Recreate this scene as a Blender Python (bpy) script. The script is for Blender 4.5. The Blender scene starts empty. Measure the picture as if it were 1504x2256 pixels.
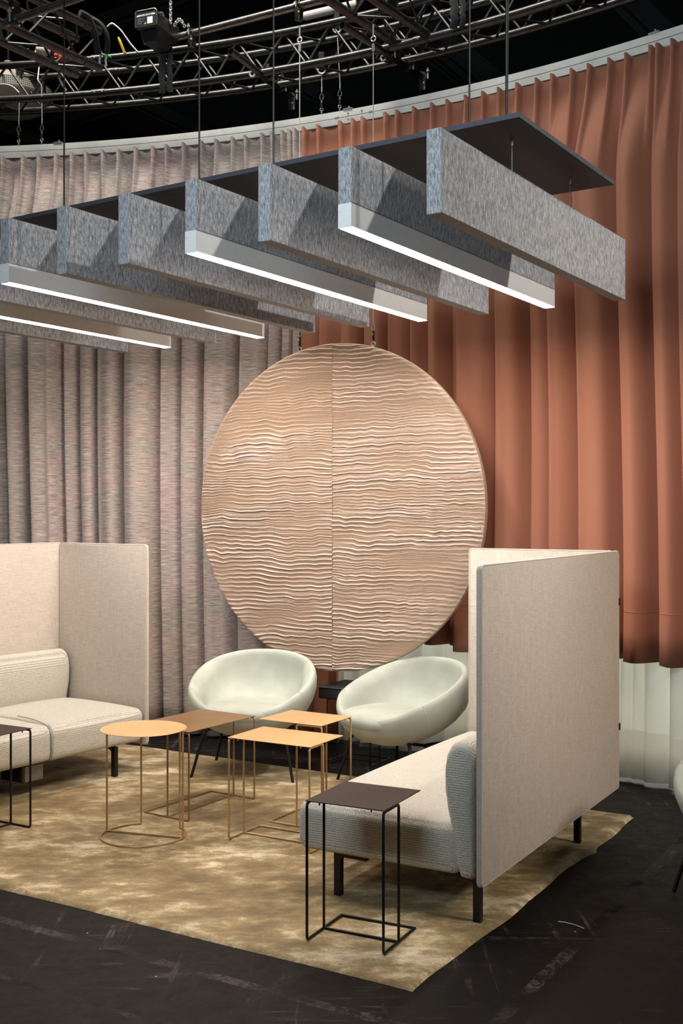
import bpy, bmesh, math, random
import numpy as np
from mathutils import Vector, Matrix

random.seed(7)
R_ = math.radians
S = bpy.context.scene
COL = S.collection

# ------------------------------------------------------------------ camera
F = 2480.0                       # focal length in pixels of the 1504x2256 frame
EYE = 1.6
cam = bpy.data.cameras.new('camera')
cam.sensor_fit = 'HORIZONTAL'
cam.sensor_width = 36.0
cam.lens = 36.0 * F / 1504.0
cam.clip_start = 0.05
cam.clip_end = 60
camo = bpy.data.objects.new('camera', cam)
camo.location = (0, 0, EYE)
camo.rotation_euler = (R_(90), 0, 0)
COL.objects.link(camo)
S.camera = camo

# ------------------------------------------------------------------ world, lamps, exposure
W = bpy.data.worlds.new('world')
S.world = W
W.use_nodes = True
W.node_tree.nodes['Background'].inputs[0].default_value = (0.9, 0.95, 1.0, 1)
W.node_tree.nodes['Background'].inputs[1].default_value = 0.01
S.view_settings.view_transform = 'Standard'
S.view_settings.look = 'None'
S.view_settings.gamma = 1.0
S.view_settings.use_curve_mapping = False
S.view_settings.exposure = 0.25

def area_lamp(name, loc, target, size, power, col, spread=180):
    l = bpy.data.lights.new(name, 'AREA')
    l.shape = 'RECTANGLE'; l.size = size[0]; l.size_y = size[1]
    l.energy = power; l.color = col; l.spread = R_(spread)
    o = bpy.data.objects.new(name, l)
    o.location = loc
    o.rotation_euler = (Vector(target) - Vector(loc)).to_track_quat('-Z', 'Y').to_euler()
    COL.objects.link(o)
    return o

def spot_lamp(name, loc, target, power, col, angle, blend=0.4, rad=0.08):
    l = bpy.data.lights.new(name, 'SPOT')
    l.energy = power; l.color = col; l.spot_size = R_(angle); l.spot_blend = blend
    l.shadow_soft_size = rad
    o = bpy.data.objects.new(name, l)
    o.location = loc
    o.rotation_euler = (Vector(target) - Vector(loc)).to_track_quat('-Z', 'Y').to_euler()
    COL.objects.link(o)
    return o

# studio lamps out of view; the side fill and the backlight are added
spot_lamp('rig_spot', (3.06, 4.97, 5.6), (-0.1, 5.3, 2.8), 420, (1.0, 0.97, 0.92), 52, 0.5, 0.05)
area_lamp('soft_fill', (-1.8, 0.2, 3.9), (0.0, 4.7, 3.0), (1.8, 1.2), 42, (0.78, 0.90, 1.0), 80)
area_lamp('soft_fill', (4.6, 2.9, 3.3), (1.0, 5.1, 0.9), (1.2, 1.0), 21, (1.0, 0.87, 0.74), 70)  # added side fill that brightens the right sofa's outer screen
area_lamp('rig_toplight', (-1.2, 6.8, 7.3), (-1.0, 7.4, 4.7), (4.0, 0.5), 80, (1.0, 0.96, 0.88), 80)
area_lamp('backlight', (1.8, 7.9, 0.95), (1.0, 6.8, 0.6), (3.0, 1.2), 44, (1.0, 0.99, 0.92))  # unseen lamp added low behind the sheer to brighten it

# ------------------------------------------------------------------ helpers
def px(x, y, Y):
    """point seen at pixel x, y at the distance Y"""
    return Vector(((x - 752.0) * Y / F, Y, EYE + (1128.0 - y) * Y / F))

def fl(x, y, z=0.0):
    """point seen at pixel x, y at the height z"""
    Y = (EYE - z) * F / (y - 1128.0)
    return Vector(((x - 752.0) * Y / F, Y, z))

def link(o, parent=None):
    COL.objects.link(o)
    if parent is not None:
        o.parent = parent
    return o

def tag(o, label=None, cat=None, group=None, kind=None):
    if label: o['label'] = label
    if cat: o['category'] = cat
    if group: o['group'] = group
    if kind: o['kind'] = kind
    return o

def empty(name, loc=(0, 0, 0), rz=0.0, label=None, cat=None, group=None):
    o = bpy.data.objects.new(name, None)
    o.location = loc
    o.rotation_euler = (0, 0, rz)
    o.empty_display_size = 0.05
    link(o)
    return tag(o, label, cat, group)

def copy_tree(o, parent=None):
    c = o.copy()
    COL.objects.link(c)
    if parent is not None:
        c.parent = parent
    for ch in list(o.children):
        copy_tree(ch, c)
    return c

class MB:
    """collects shapes for ONE mesh object"""
    def __init__(s):
        s.bm = bmesh.new()
    def raw(s, verts, faces):
        vs = [s.bm.verts.new(v) for v in verts]
        for f in faces:
            try:
                s.bm.faces.new([vs[i] for i in f])
            except ValueError:
                pass
        return vs
    def box(s, c, d, bev=0.0, seg=2, rot=None):
        t = bmesh.new()
        bmesh.ops.create_cube(t, size=1.0)
        for v in t.verts:
            v.co = Vector((v.co.x * d[0], v.co.y * d[1], v.co.z * d[2]))
        if bev > 0:
            bmesh.ops.bevel(t, geom=list(t.edges), offset=bev, segments=seg, profile=0.5, affect='EDGES')
        for v in t.verts:
            if rot is not None:
                v.co = rot @ v.co
            v.co += Vector(c)
        s.join(t)
        return s
    def join(s, t):
        t.verts.ensure_lookup_table()
        t.verts.index_update()
        s.raw([v.co.copy() for v in t.verts], [[v.index for v in f.verts] for f in t.faces])
        t.free()
    def tube(s, pts, r, n=8, closed=False, cap=True, r2=None):
        pts = [Vector(p) for p in pts]
        m = len(pts)
        rings = []
        prev = None
        for i, p in enumerate(pts):
            if closed:
                d = (pts[(i + 1) % m] - pts[i - 1])
            else:
                d = pts[min(i + 1, m - 1)] - pts[max(i - 1, 0)]
            if d.length < 1e-9:
                d = Vector((0, 0, 1))
            d.normalize()
            if prev is None:
                a = Vector((0, 0, 1)) if abs(d.z) < 0.9 else Vector((1, 0, 0))
                u = d.cross(a).normalized()
            else:
                u = (prev - d * prev.dot(d))
                u = u.normalized() if u.length > 1e-6 else d.orthogonal().normalized()
            prev = u
            w = d.cross(u)
            rr = r if r2 is None else r + (r2 - r) * i / max(1, m - 1)
            rings.append([p + (u * math.cos(2 * math.pi * k / n) + w * math.sin(2 * math.pi * k / n)) * rr for k in range(n)])
        verts = [v for ring in rings for v in ring]
        faces = []
        for i in range(m if closed else m - 1):
            j = (i + 1) % m
            for k in range(n):
                l = (k + 1) % n
                faces.append((i * n + k, i * n + l, j * n + l, j * n + k))
        if cap and not closed:
            faces.append(tuple(range(n)))
            faces.append(tuple(range((m - 1) * n, m * n)))
        s.raw(verts, faces)
        return s
    def lathe(s, prof, c=(0, 0, 0), n=24, axis='Z'):
        c = Vector(c)
        verts, faces = [], []
        for (r, h) in prof:
            for k in range(n):
                a = 2 * math.pi * k / n
                if axis == 'Z':
                    verts.append(c + Vector((r * math.cos(a), r * math.sin(a), h)))
                elif axis == 'Y':
                    verts.append(c + Vector((r * math.cos(a), h, r * math.sin(a))))
                else:
                    verts.append(c + Vector((h, r * math.cos(a), r * math.sin(a))))
        m = len(prof)
        for i in range(m - 1):
            for k in range(n):
                l = (k + 1) % n
                faces.append((i * n + k, i * n + l, (i + 1) * n + l, (i + 1) * n + k))
        faces.append(tuple(range(n)))
        faces.append(tuple(range((m - 1) * n, m * n)))
        s.raw(verts, faces)
        return s
    def prism(s, poly, axis_a, axis_b, axis_n, origin, depth):
        """extrude the polygon (a, b) along axis_n by depth"""
        A, B, N, O = Vector(axis_a), Vector(axis_b), Vector(axis_n), Vector(origin)
        m = len(poly)
        verts = [O + A * a + B * b for a, b in poly] + [O + A * a + B * b + N * depth for a, b in poly]
        faces = [tuple(range(m)), tuple(range(m, 2 * m))]
        for i in range(m):
            j = (i + 1) % m
            faces.append((i, j, m + j, m + i))
        s.raw(verts, faces)
        return s
    def build(s, name, mat, parent=None, smooth=35, label=None):
        bm = s.bm
        bmesh.ops.remove_doubles(bm, verts=list(bm.verts), dist=1e-6)
        bmesh.ops.recalc_face_normals(bm, faces=list(bm.faces))
        me = bpy.data.meshes.new(name)
        bm.to_mesh(me)
        bm.free()
        if mat is not None:
            me.materials.append(mat)
        if smooth:
            me.polygons.foreach_set('use_smooth', [True] * len(me.polygons))
            me.set_sharp_from_angle(angle=R_(smooth))
        o = bpy.data.objects.new(name, me)
        link(o, parent)
        if label:
            o['label'] = label
        return o

def grid_mesh(name, V, nu, nv, mat, parent=None, uv=None, attr=None, closed_u=False):
    """smooth quad grid from an (nu*nv,3) array, nv fastest"""
    idx = np.arange(nu * nv).reshape(nu, nv)
    a = idx[:-1, :-1].ravel(); b = idx[1:, :-1].ravel(); c = idx[1:, 1:].ravel(); d = idx[:-1, 1:].ravel()
    faces = np.stack([a, b, c, d], 1)
    me = bpy.data.meshes.new(name)
    me.vertices.add(len(V)); me.vertices.foreach_set('co', np.ascontiguousarray(V, dtype=np.float32).ravel())
    n = len(faces)
    me.loops.add(n * 4); me.loops.foreach_set('vertex_index', faces.astype(np.int32).ravel())
    me.polygons.add(n)
    me.polygons.foreach_set('loop_start', np.arange(0, n * 4, 4, dtype=np.int32))
    me.update(calc_edges=True)
    if uv is not None:
        l = me.uv_layers.new(name='UVMap')
        l.data.foreach_set('uv', np.ascontiguousarray(uv[faces.ravel()], dtype=np.float32).ravel())
    if attr is not None:
        at = me.attributes.new('ridge', 'FLOAT', 'POINT')
        at.data.foreach_set('value', np.ascontiguousarray(attr, dtype=np.float32))
    me.polygons.foreach_set('use_smooth', [True] * n)
    me.materials.append(mat)
    me.validate()
    o = bpy.data.objects.new(name, me)
    return link(o, parent)

def arc_pts(c, r, a0, a1, n, ax=Vector((1, 0, 0)), ay=Vector((0, 1, 0))):
    return [Vector(c) + ax * r * math.cos(a0 + (a1 - a0) * i / n) + ay * r * math.sin(a0 + (a1 - a0) * i / n) for i in range(n + 1)]

def fillet(pts, r, n=4):
    """round the inner corners of a polyline"""
    pts = [Vector(p) for p in pts]
    out = [pts[0]]
    for i in range(1, len(pts) - 1):
        a, b, c = pts[i - 1], pts[i], pts[i + 1]
        d1 = (a - b).normalized(); d2 = (c - b).normalized()
        rr = min(r, (a - b).length * 0.45, (c - b).length * 0.45)
        p, q = b + d1 * rr, b + d2 * rr
        for k in range(n + 1):
            t = k / n
            out.append(p * (1 - t) ** 2 + b * 2 * t * (1 - t) + q * t * t)
    out.append(pts[-1])
    return out

def rounded_box_mesh(mb, lo, hi, r, nseg=(10, 10, 6), crown=0.0, bulge=0.0, tf=None):
    """pillow-like rounded box between lo and hi"""
    t = bmesh.new()
    lo, hi = Vector(lo), Vector(hi)
    c = (lo + hi) / 2; h = (hi - lo) / 2
    def coords(n, half):
        base = [i / n * 2 - 1 for i in range(n + 1)]
        k = r / half
        out = []
        for b in base:
            out.append(b)
        # pack extra rows near the edges so the rounding is smooth
        ext = [-1, -1 + 0.15 * k, -1 + 0.35 * k, -1 + 0.6 * k, -1 + k]
        inner = [(-1 + k) + (2 - 2 * k) * i / n for i in range(1, n)]
        return ext + inner + [-e for e in reversed(ext)]
    X, Y, Z = coords(nseg[0], h.x), coords(nseg[1], h.y), coords(nseg[2], h.z)
    vd = {}
    def vert(i, j, k):
        key = (i, j, k)
        if key not in vd:
            p = Vector((X[i] * h.x, Y[j] * h.y, Z[k] * h.z))
            q = Vector((max(-h.x + r, min(h.x - r, p.x)), max(-h.y + r, min(h.y - r, p.y)), max(-h.z + r, min(h.z - r, p.z))))
            d = p - q
            if d.length > 1e-9:
                # corner-safe: project onto the rounding sphere
                m = max(abs(d.x), abs(d.y), abs(d.z))
                d = d.normalized() * m if m < r - 1e-6 and False else d.normalized() * r
                p = q + d
            fx = 1 - (X[i]) ** 2; fy = 1 - (Y[j]) ** 2; fz = 1 - Z[k] ** 2
            if Z[k] > 0:
                p.z += crown * (max(0, fx) ** 0.5) * (max(0, fy) ** 0.5) * Z[k]
            p.y += bulge * max(0, fz) * (1 if p.y > 0 else -1) * (max(0, fx) ** 0.5) * abs(Y[j])
            p += c
            if tf: p = tf(p)
            vd[key] = t.verts.new(p)
        return vd[key]
    nx, ny, nz = len(X) - 1, len(Y) - 1, len(Z) - 1
    def face(a):
        vs = [vert(*q) for q in a]
        try:
            t.faces.new(vs)
        except ValueError:
            pass
    for i in range(nx):
        for j in range(ny):
            face([(i, j, 0), (i, j + 1, 0), (i + 1, j + 1, 0), (i + 1, j, 0)])
            face([(i, j, nz), (i + 1, j, nz), (i + 1, j + 1, nz), (i, j + 1, nz)])
    for i in range(nx):
        for k in range(nz):
            face([(i, 0, k), (i + 1, 0, k), (i + 1, 0, k + 1), (i, 0, k + 1)])
            face([(i, ny, k), (i, ny, k + 1), (i + 1, ny, k + 1), (i + 1, ny, k)])
    for j in range(ny):
        for k in range(nz):
            face([(0, j, k), (0, j, k + 1), (0, j + 1, k + 1), (0, j + 1, k)])
            face([(nx, j, k), (nx, j + 1, k), (nx, j + 1, k + 1), (nx, j, k + 1)])
    mb.join(t)

# ------------------------------------------------------------------ materials
class NT:
    def __init__(s, name):
        s.m = bpy.data.materials.new(name)
        s.m.use_nodes = True
        s.t = s.m.node_tree
        s.b = s.t.nodes['Principled BSDF']
        s.out = s.t.nodes['Material Output']
    def n(s, ty, ins=None, **kw):
        x = s.t.nodes.new(ty)
        for k, v in kw.items():
            setattr(x, k, v)
        for k, v in (ins or {}).items():
            if isinstance(v, tuple) and len(v) == 2 and hasattr(v[0], 'outputs'):
                s.t.links.new(v[0].outputs[v[1]], x.inputs[k])
            elif hasattr(v, 'outputs'):
                s.t.links.new(v.outputs[0], x.inputs[k])
            else:
                x.inputs[k].default_value = v
        return x
    def co(s, scale=(1, 1, 1), rot=(0, 0, 0), src='Object', loc=(0, 0, 0)):
        tc = s.n('ShaderNodeTexCoord')
        return s.n('ShaderNodeMapping', {'Vector': (tc, src), 'Scale': scale, 'Rotation': rot, 'Location': loc})
    def noise(s, vec, scale=1.0, detail=3.0, rough=0.55):
        return s.n('ShaderNodeTexNoise', {'Vector': vec, 'Scale': scale, 'Detail': detail, 'Roughness': rough})
    def ramp(s, fac, stops, interp='LINEAR'):
        x = s.n('ShaderNodeValToRGB', {'Fac': fac})
        x.color_ramp.interpolation = interp
        e = x.color_ramp.elements
        while len(e) < len(stops):
            e.new(0.5)
        for i, (p, c) in enumerate(stops):
            e[i].position = p
            e[i].color = (c[0], c[1], c[2], 1) if isinstance(c, tuple) else (c, c, c, 1)
        return x
    def math(s, op, a, b=0.5, clamp=False):
        x = s.n('ShaderNodeMath', operation=op, use_clamp=clamp)
        for i, v in enumerate((a, b)):
            if isinstance(v, tuple):
                s.t.links.new(v[0].outputs[v[1]], x.inputs[i])
            elif hasattr(v, 'outputs'):
                s.t.links.new(v.outputs[0], x.inputs[i])
            else:
                x.inputs[i].default_value = v
        return x
    def mix(s, fac, a, b, mode='MIX'):
        x = s.n('ShaderNodeMix', data_type='RGBA', blend_type=mode)
        for i, v in ((0, fac), (6, a), (7, b)):
            if isinstance(v, tuple) and len(v) == 2 and hasattr(v[0], 'outputs'):
                s.t.links.new(v[0].outputs[v[1]], x.inputs[i])
            elif hasattr(v, 'outputs'):
                o = v.outputs[2] if v.bl_idname == 'ShaderNodeMix' else v.outputs[0]
                s.t.links.new(o, x.inputs[i])
            else:
                x.inputs[i].default_value = v if i == 0 else (v[0], v[1], v[2], 1)
        return x
    def set(s, **kw):
        for k, v in kw.items():
            k = k.replace('_', ' ')
            inp = s.b.inputs[k]
            if hasattr(v, 'outputs'):
                o = v.outputs[2] if v.bl_idname == 'ShaderNodeMix' else v.outputs[0]
                s.t.links.new(o, inp)
            elif isinstance(v, tuple) and len(v) == 3:
                inp.default_value = (v[0], v[1], v[2], 1)
            else:
                inp.default_value = v
        return s
    def bump(s, h, strength=0.3, dist=0.002):
        x = s.n('ShaderNodeBump', {'Height': h, 'Strength': strength, 'Distance': dist})
        s.t.links.new(x.outputs[0], s.b.inputs['Normal'])
        return x

def plain(name, col, rough=0.6, metal=0.0, var=0.12, scale=30.0, bump=0.0, **kw):
    m = NT(name)
    nz = m.noise(m.co(), scale, 4)
    d = tuple(c * (1 - var) for c in col); l = tuple(min(1, c * (1 + var)) for c in col)
    m.set(Base_Color=m.ramp(nz, [(0.3, d), (0.7, l)]), Roughness=rough, Metallic=metal, **kw)
    if bump:
        m.bump(nz, bump, 0.002)
    return m.m

def mat_felt():
    m = NT('grey_felt')
    a = m.noise(m.co((150, 150, 38)), 1.0, 3, 0.65)
    b = m.noise(m.co((420, 420, 120)), 1.0, 2, 0.6)
    s = m.math('ADD', m.math('MULTIPLY', (a, 0), 0.7), m.math('MULTIPLY', (b, 0), 0.3))
    c = m.ramp(s, [(0.33, (0.085, 0.088, 0.095)), (0.47, (0.26, 0.265, 0.28)), (0.56, (0.40, 0.40, 0.41)), (0.70, (0.62, 0.61, 0.60))])
    m.set(Base_Color=c, Roughness=0.95)
    m.bump(b, 0.35, 0.003)
    return m.m

def mat_linen_curtain():
    m = NT('slub_linen')
    v1 = m.co((9, 190, 1), src='UV'); v2 = m.co((30, 480, 1), src='UV')
    a = m.noise(v1, 1.0, 3, 0.6); b = m.noise(v2, 1.0, 2, 0.6)
    w = m.noise(m.co((1.2, 4.0, 1), src='UV'), 1.0, 2)
    s = m.math('ADD', m.math('MULTIPLY', (a, 0), 0.65), m.math('MULTIPLY', (b, 0), 0.35))
    c1 = m.ramp(s, [(0.34, (0.18, 0.117, 0.105)), (0.5, (0.39, 0.295, 0.27)), (0.66, (0.65, 0.555, 0.51))])
    c2 = m.ramp(s, [(0.34, (0.16, 0.13, 0.11)), (0.5, (0.345, 0.30, 0.265)), (0.66, (0.60, 0.55, 0.49))])
    m.set(Base_Color=m.mix(m.ramp(w, [(0.4, 0.0), (0.62, 1.0)]), c1, c2), Roughness=0.9)
    m.bump(s, 0.25, 0.003)
    return m.m

def mat_rust():
    m = NT('rust_wool')
    a = m.noise(m.co((500, 500, 500)), 1.0, 2)
    b = m.noise(m.co((3, 3, 1.2)), 1.0, 2)
    c = m.mix(0.5, m.ramp(a, [(0.3, (0.31, 0.118, 0.066)), (0.7, (0.44, 0.178, 0.105))]), m.ramp(b, [(0.3, (0.35, 0.135, 0.076)), (0.7, (0.40, 0.158, 0.092))]))
    m.set(Base_Color=c, Roughness=0.85, Sheen_Weight=0.1, Sheen_Roughness=0.5, Sheen_Tint=(1.0, 0.6, 0.45))
    m.bump(a, 0.12, 0.002)
    return m.m

def mat_sheer():
    m = NT('white_voile')
    a = m.noise(m.co((260, 30, 1), src='UV'), 1.0, 2)
    tc = m.n('ShaderNodeTexCoord')
    sp = m.n('ShaderNodeSeparateXYZ', {0: (tc, 'UV')})
    hem = m.math('LESS_THAN', (sp, 1), 0.31)
    col = m.ramp(a, [(0.3, (0.74, 0.75, 0.69)), (0.7, (0.82, 0.82, 0.76))])
    cc = m.mix(hem, col, (0.84, 0.79, 0.72))
    m.set(Base_Color=cc, Roughness=0.9)
    tr = m.n('ShaderNodeBsdfTranslucent', {'Color': (0.80, 0.82, 0.74, 1)})
    mx = m.n('ShaderNodeMixShader', {0: 0.4, 1: m.b, 2: tr})
    tp = m.n('ShaderNodeBsdfTransparent')
    fac = m.math('SUBTRACT', 0.16, m.math('MULTIPLY', hem, 0.14))
    mx2 = m.n('ShaderNodeMixShader', {0: fac, 1: mx, 2: tp})
    m.t.links.new(mx2.outputs[0], m.out.inputs[0])
    return m.m

def mat_weave(name, dark, mid, light, pitch=0.0095, bump=0.6):
    """coarse basket weave with flecks"""
    m = NT(name)
    jit = m.noise(m.co((55, 55, 55)), 1.0, 2)
    sp = m.n('ShaderNodeSeparateXYZ', {0: m.co()})
    k = 2 * math.pi / pitch
    j2 = m.math('MULTIPLY', (jit, 0), 2.4)
    a = m.math('SINE', m.math('ADD', m.math('MULTIPLY', m.math('ADD', (sp, 0), (sp, 1)), k), j2), 0)
    b = m.math('SINE', m.math('ADD', m.math('MULTIPLY', m.math('ADD', m.math('SUBTRACT', (sp, 0), (sp, 1)), (sp, 2)), k), j2), 0)
    w = m.math('MULTIPLY', a, b)
    nz = m.noise(m.co((210, 210, 210)), 1.0, 2)
    s = m.math('ADD', m.math('MULTIPLY', w, 0.36), m.math('ADD', m.math('MULTIPLY', m.math('SUBTRACT', (nz, 0), 0.5), 0.9), 0.5))
    c = m.ramp(s, [(0.12, dark), (0.45, mid), (0.80, light)])
    fleck = m.ramp(m.noise(m.co((120, 120, 120), loc=(5, 2, 1)), 1.0, 1), [(0.56, 0.0), (0.64, 0.45)])
    m.set(Base_Color=m.mix(fleck, c, (0.50, 0.48, 0.22)), Roughness=0.92, Sheen_Weight=0.15)
    m.bump(m.math('ADD', m.math('MULTIPLY', w, 0.5), (nz, 0)), bump, 0.004)
    return m.m

def mat_linen_panel():
    m = NT('oatmeal_linen')
    a = m.noise(m.co((18, 18, 560)), 1.0, 2, 0.6)
    b = m.noise(m.co((560, 560, 18)), 1.0, 2, 0.6)
    s = m.math('ADD', m.math('MULTIPLY', (a, 0), 0.5), m.math('MULTIPLY', (b, 0), 0.5))
    c = m.ramp(s, [(0.36, (0.42, 0.36, 0.30)), (0.5, (0.545, 0.48, 0.41)), (0.64, (0.67, 0.605, 0.53))])
    m.set(Base_Color=c, Roughness=0.92, Sheen_Weight=0.1)
    m.bump(s, 0.2, 0.0015)
    return m.m

def mat_velvet():
    m = NT('sage_velvet')
    a = m.noise(m.co((9, 9, 9)), 1.0, 4)
    b = m.noise(m.co((300, 300, 300)), 1.0, 2)
    c = m.ramp(a, [(0.3, (0.36, 0.382, 0.325)), (0.7, (0.43, 0.452, 0.39))])
    m.set(Base_Color=c, Roughness=0.75, Sheen_Weight=0.1, Sheen_Roughness=0.4, Sheen_Tint=(0.95, 1.0, 0.9))
    m.bump(b, 0.08, 0.001)
    return m.m

def mat_brass(name, lo, hi, rough=0.38, metal=0.75):
    m = NT(name)
    a = m.noise(m.co((3, 90, 90)), 1.0, 3)
    b = m.noise(m.co((6, 6, 6)), 1.0, 3)
    c = m.mix(0.5, m.ramp(a, [(0.3, lo), (0.7, hi)]), m.ramp(b, [(0.3, lo), (0.7, hi)]))
    m.set(Base_Color=c, Roughness=rough, Metallic=metal)
    return m.m

def mat_rug():
    m = NT('viscose_rug_pile')
    rot = (0, 0, R_(12))
    a = m.noise(m.co((4.4, 7.0, 3), rot), 1.0, 7, 0.64)
    b = m.noise(m.co((13.0, 22.0, 9), rot, loc=(3, 1, 0)), 1.0, 5, 0.65)
    c = m.noise(m.co((90, 150, 90)), 1.0, 2)
    d = m.noise(m.co((1.1, 1.9, 1), rot, loc=(7, 3, 0)), 1.0, 3, 0.5)
    s = m.math('ADD', m.math('ADD', m.math('MULTIPLY', (a, 0), 0.40), m.math('MULTIPLY', (d, 0), 0.30)), m.math('ADD', m.math('MULTIPLY', (b, 0), 0.20), m.math('MULTIPLY', (c, 0), 0.10)))
    col = m.ramp(s, [(0.39, (0.125, 0.080, 0.030)), (0.46, (0.215, 0.148, 0.063)), (0.505, (0.30, 0.218, 0.102)), (0.54, (0.45, 0.355, 0.20)), (0.585, (0.70, 0.60, 0.42))])  # cloudy sheen of the pile painted into the base colour
    m.set(Base_Color=col, Roughness=0.7, Sheen_Weight=0.4, Sheen_Roughness=0.35, Sheen_Tint=(1.0, 0.92, 0.7))
    m.bump(m.math('ADD', m.math('MULTIPLY', (b, 0), 0.7), m.math('MULTIPLY', (a, 0), 0.3)), 0.4, 0.006)
    return m.m

def mat_floor():
    m = NT('scuffed_black_floor')
    # object coordinates turned so x runs along the short side of the rug and y across
    v = m.co((1, 1, 1), (0, 0, R_(31)))
    sp = m.n('ShaderNodeSeparateXYZ', {0: v})
    n1 = m.noise(m.co((1.3, 1.3, 1)), 1.0, 6, 0.65)
    n2 = m.noise(m.co((9, 9, 1)), 1.0, 6, 0.7)
    n3 = m.noise(m.co((60, 60, 1)), 1.0, 3, 0.6)
    st1 = m.noise(m.co((1.2, 26, 1), (0, 0, R_(31))), 1.0, 4, 0.65)
    st2 = m.noise(m.co((26, 1.2, 1), (0, 0, R_(31))), 1.0, 4, 0.65)
    scuff = m.ramp(m.math('MULTIPLY', m.math('MAXIMUM', (st1, 0), (st2, 0)), m.math('ADD', (n1, 0), 0.35)), [(0.51, 0.0), (0.66, 1.0)])
    worn = m.math('MULTIPLY', scuff, m.ramp(n2, [(0.45, 0.0), (0.62, 1.0)]))
    # two strips of old tape glue, at fixed places on the floor
    def strip(ch, pos, wid):
        d = m.math('ABSOLUTE', m.math('SUBTRACT', (sp, ch), pos), 0)
        return m.math('MULTIPLY', m.math('LESS_THAN', d, wid), m.ramp(m.math('ADD', m.math('MULTIPLY', n2, 0.6), m.math('MULTIPLY', n3, 0.4)), [(0.46, 0.0), (0.56, 1.0)]))
    tape = m.math('MAXIMUM', strip(1, 3.10, 0.024), m.math('MAXIMUM', strip(0, -1.40, 0.025), m.math('MAXIMUM', strip(1, 2.72, 0.012), strip(0, -2.15, 0.02))))
    speck = m.n('ShaderNodeTexVoronoi', {'Vector': m.co((9, 9, 1)), 'Scale': 1.0})
    sp2 = m.math('MULTIPLY', m.math('LESS_THAN', (speck, 0), 0.035), m.ramp(n1, [(0.48, 0.0), (0.6, 1.0)]))
    base = m.ramp(n2, [(0.3, (0.0025, 0.0021, 0.0021)), (0.7, (0.008, 0.0066, 0.0063))])
    c1 = m.mix(m.math('MULTIPLY', worn, 1.0), base, (0.105, 0.086, 0.077))
    c2 = m.mix(m.math('MULTIPLY', m.math('MULTIPLY', tape, m.ramp(m.noise(m.co((2.4, 2.4, 1), loc=(4, 9, 0)), 1.0, 3), [(0.42, 0.05), (0.6, 1.0)])), 0.75), c1, (0.105, 0.088, 0.08))
    c3 = m.mix(sp2, c2, (0.55, 0.5, 0.45))
    rg = m.ramp(n2, [(0.3, 0.45), (0.7, 0.70)])
    m.set(Base_Color=c3, Roughness=m.math('ADD', rg, m.math('MULTIPLY', tape, 0.25)), Specular_IOR_Level=0.12)
    m.bump(m.math('ADD', m.math('MULTIPLY', n2, 0.6), m.math('MULTIPLY', n3, 0.4)), 0.25, 0.004)
    return m.m

def mat_disc():
    m = NT('ribbed_wool')
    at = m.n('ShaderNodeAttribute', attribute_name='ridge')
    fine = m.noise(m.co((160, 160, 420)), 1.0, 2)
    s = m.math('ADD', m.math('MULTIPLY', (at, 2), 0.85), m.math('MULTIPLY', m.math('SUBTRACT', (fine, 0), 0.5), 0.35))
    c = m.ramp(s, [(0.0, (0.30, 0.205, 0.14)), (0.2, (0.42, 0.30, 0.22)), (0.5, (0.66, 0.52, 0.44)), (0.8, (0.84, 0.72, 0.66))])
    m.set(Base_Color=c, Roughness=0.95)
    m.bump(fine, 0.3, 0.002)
    return m.m

def mat_emit(name, col, strength):
    m = NT(name)
    nz = m.noise(m.co((4, 4, 4)), 1.0, 1)
    c = m.ramp(nz, [(0.3, tuple(k * 0.98 for k in col)), (0.7, col)])
    m.set(Base_Color=(0.9, 0.88, 0.85), Emission_Color=c, Emission_Strength=strength)
    return m.m

FELT = mat_felt(); LINENC = mat_linen_curtain(); RUST = mat_rust(); SHEER = mat_sheer()
BOUCLE = mat_weave('cream_boucle', (0.26, 0.245, 0.21), (0.55, 0.515, 0.45), (0.82, 0.785, 0.71))
PANEL = mat_linen_panel(); VELVET = mat_velvet(); RUG = mat_rug(); FLOOR = mat_floor(); DISC = mat_disc()
GOLD = mat_brass('satin_brass', (0.66, 0.405, 0.185), (0.76, 0.485, 0.24), 0.42, 0.3)
GOLDROD = mat_brass('brass_rod', (0.46, 0.29, 0.13), (0.60, 0.39, 0.19), 0.35, 0.45)
BRONZE = mat_brass('brown_bronze', (0.24, 0.13, 0.05), (0.33, 0.185, 0.08), 0.36, 0.4)
BRONZEROD = mat_brass('bronze_rod', (0.28, 0.16, 0.075), (0.40, 0.24, 0.115), 0.35, 0.5)
BROWN = plain('dark_brown_lacquer', (0.034, 0.021, 0.018), 0.55, 0.0, 0.1, 60, Specular_IOR_Level=0.2)
BLACKM = plain('black_metal', (0.010, 0.009, 0.009), 0.4, 0.3, 0.2, 40)
BLACKP = plain('black_plastic', (0.014, 0.014, 0.015), 0.5, 0.0, 0.2, 60, 0.05)
BOARD = plain('black_board', (0.020, 0.021, 0.026), 0.55, 0.0, 0.1, 80)
SLATE = plain('slate_edge_band', (0.055, 0.058, 0.070), 0.6)
WIREM = plain('pale_wire', (0.62, 0.60, 0.55), 0.5, 0.2, 0.1, 60)
TRUSS = plain('black_truss_tube', (0.115, 0.112, 0.106), 0.33, 0.92, 0.25, 20)
BRACE = plain('black_brace_tube', (0.05, 0.049, 0.046), 0.45, 0.6, 0.25, 20)
PIPE = plain('worn_steel_pipe', (0.34, 0.30, 0.26), 0.32, 0.9, 0.3, 25)
STEEL = plain('bright_steel', (0.62, 0.62, 0.60), 0.32, 0.6, 0.15, 60)
WHITEM = plain('white_painted_metal', (0.74, 0.73, 0.70), 0.45, 0.0, 0.03, 40)
RAILM = plain('rail_aluminium', (0.86, 0.845, 0.77), 0.5, 0.0, 0.04, 20)
GROOVE = plain('dark_groove', (0.03, 0.03, 0.03), 0.7)
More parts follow.
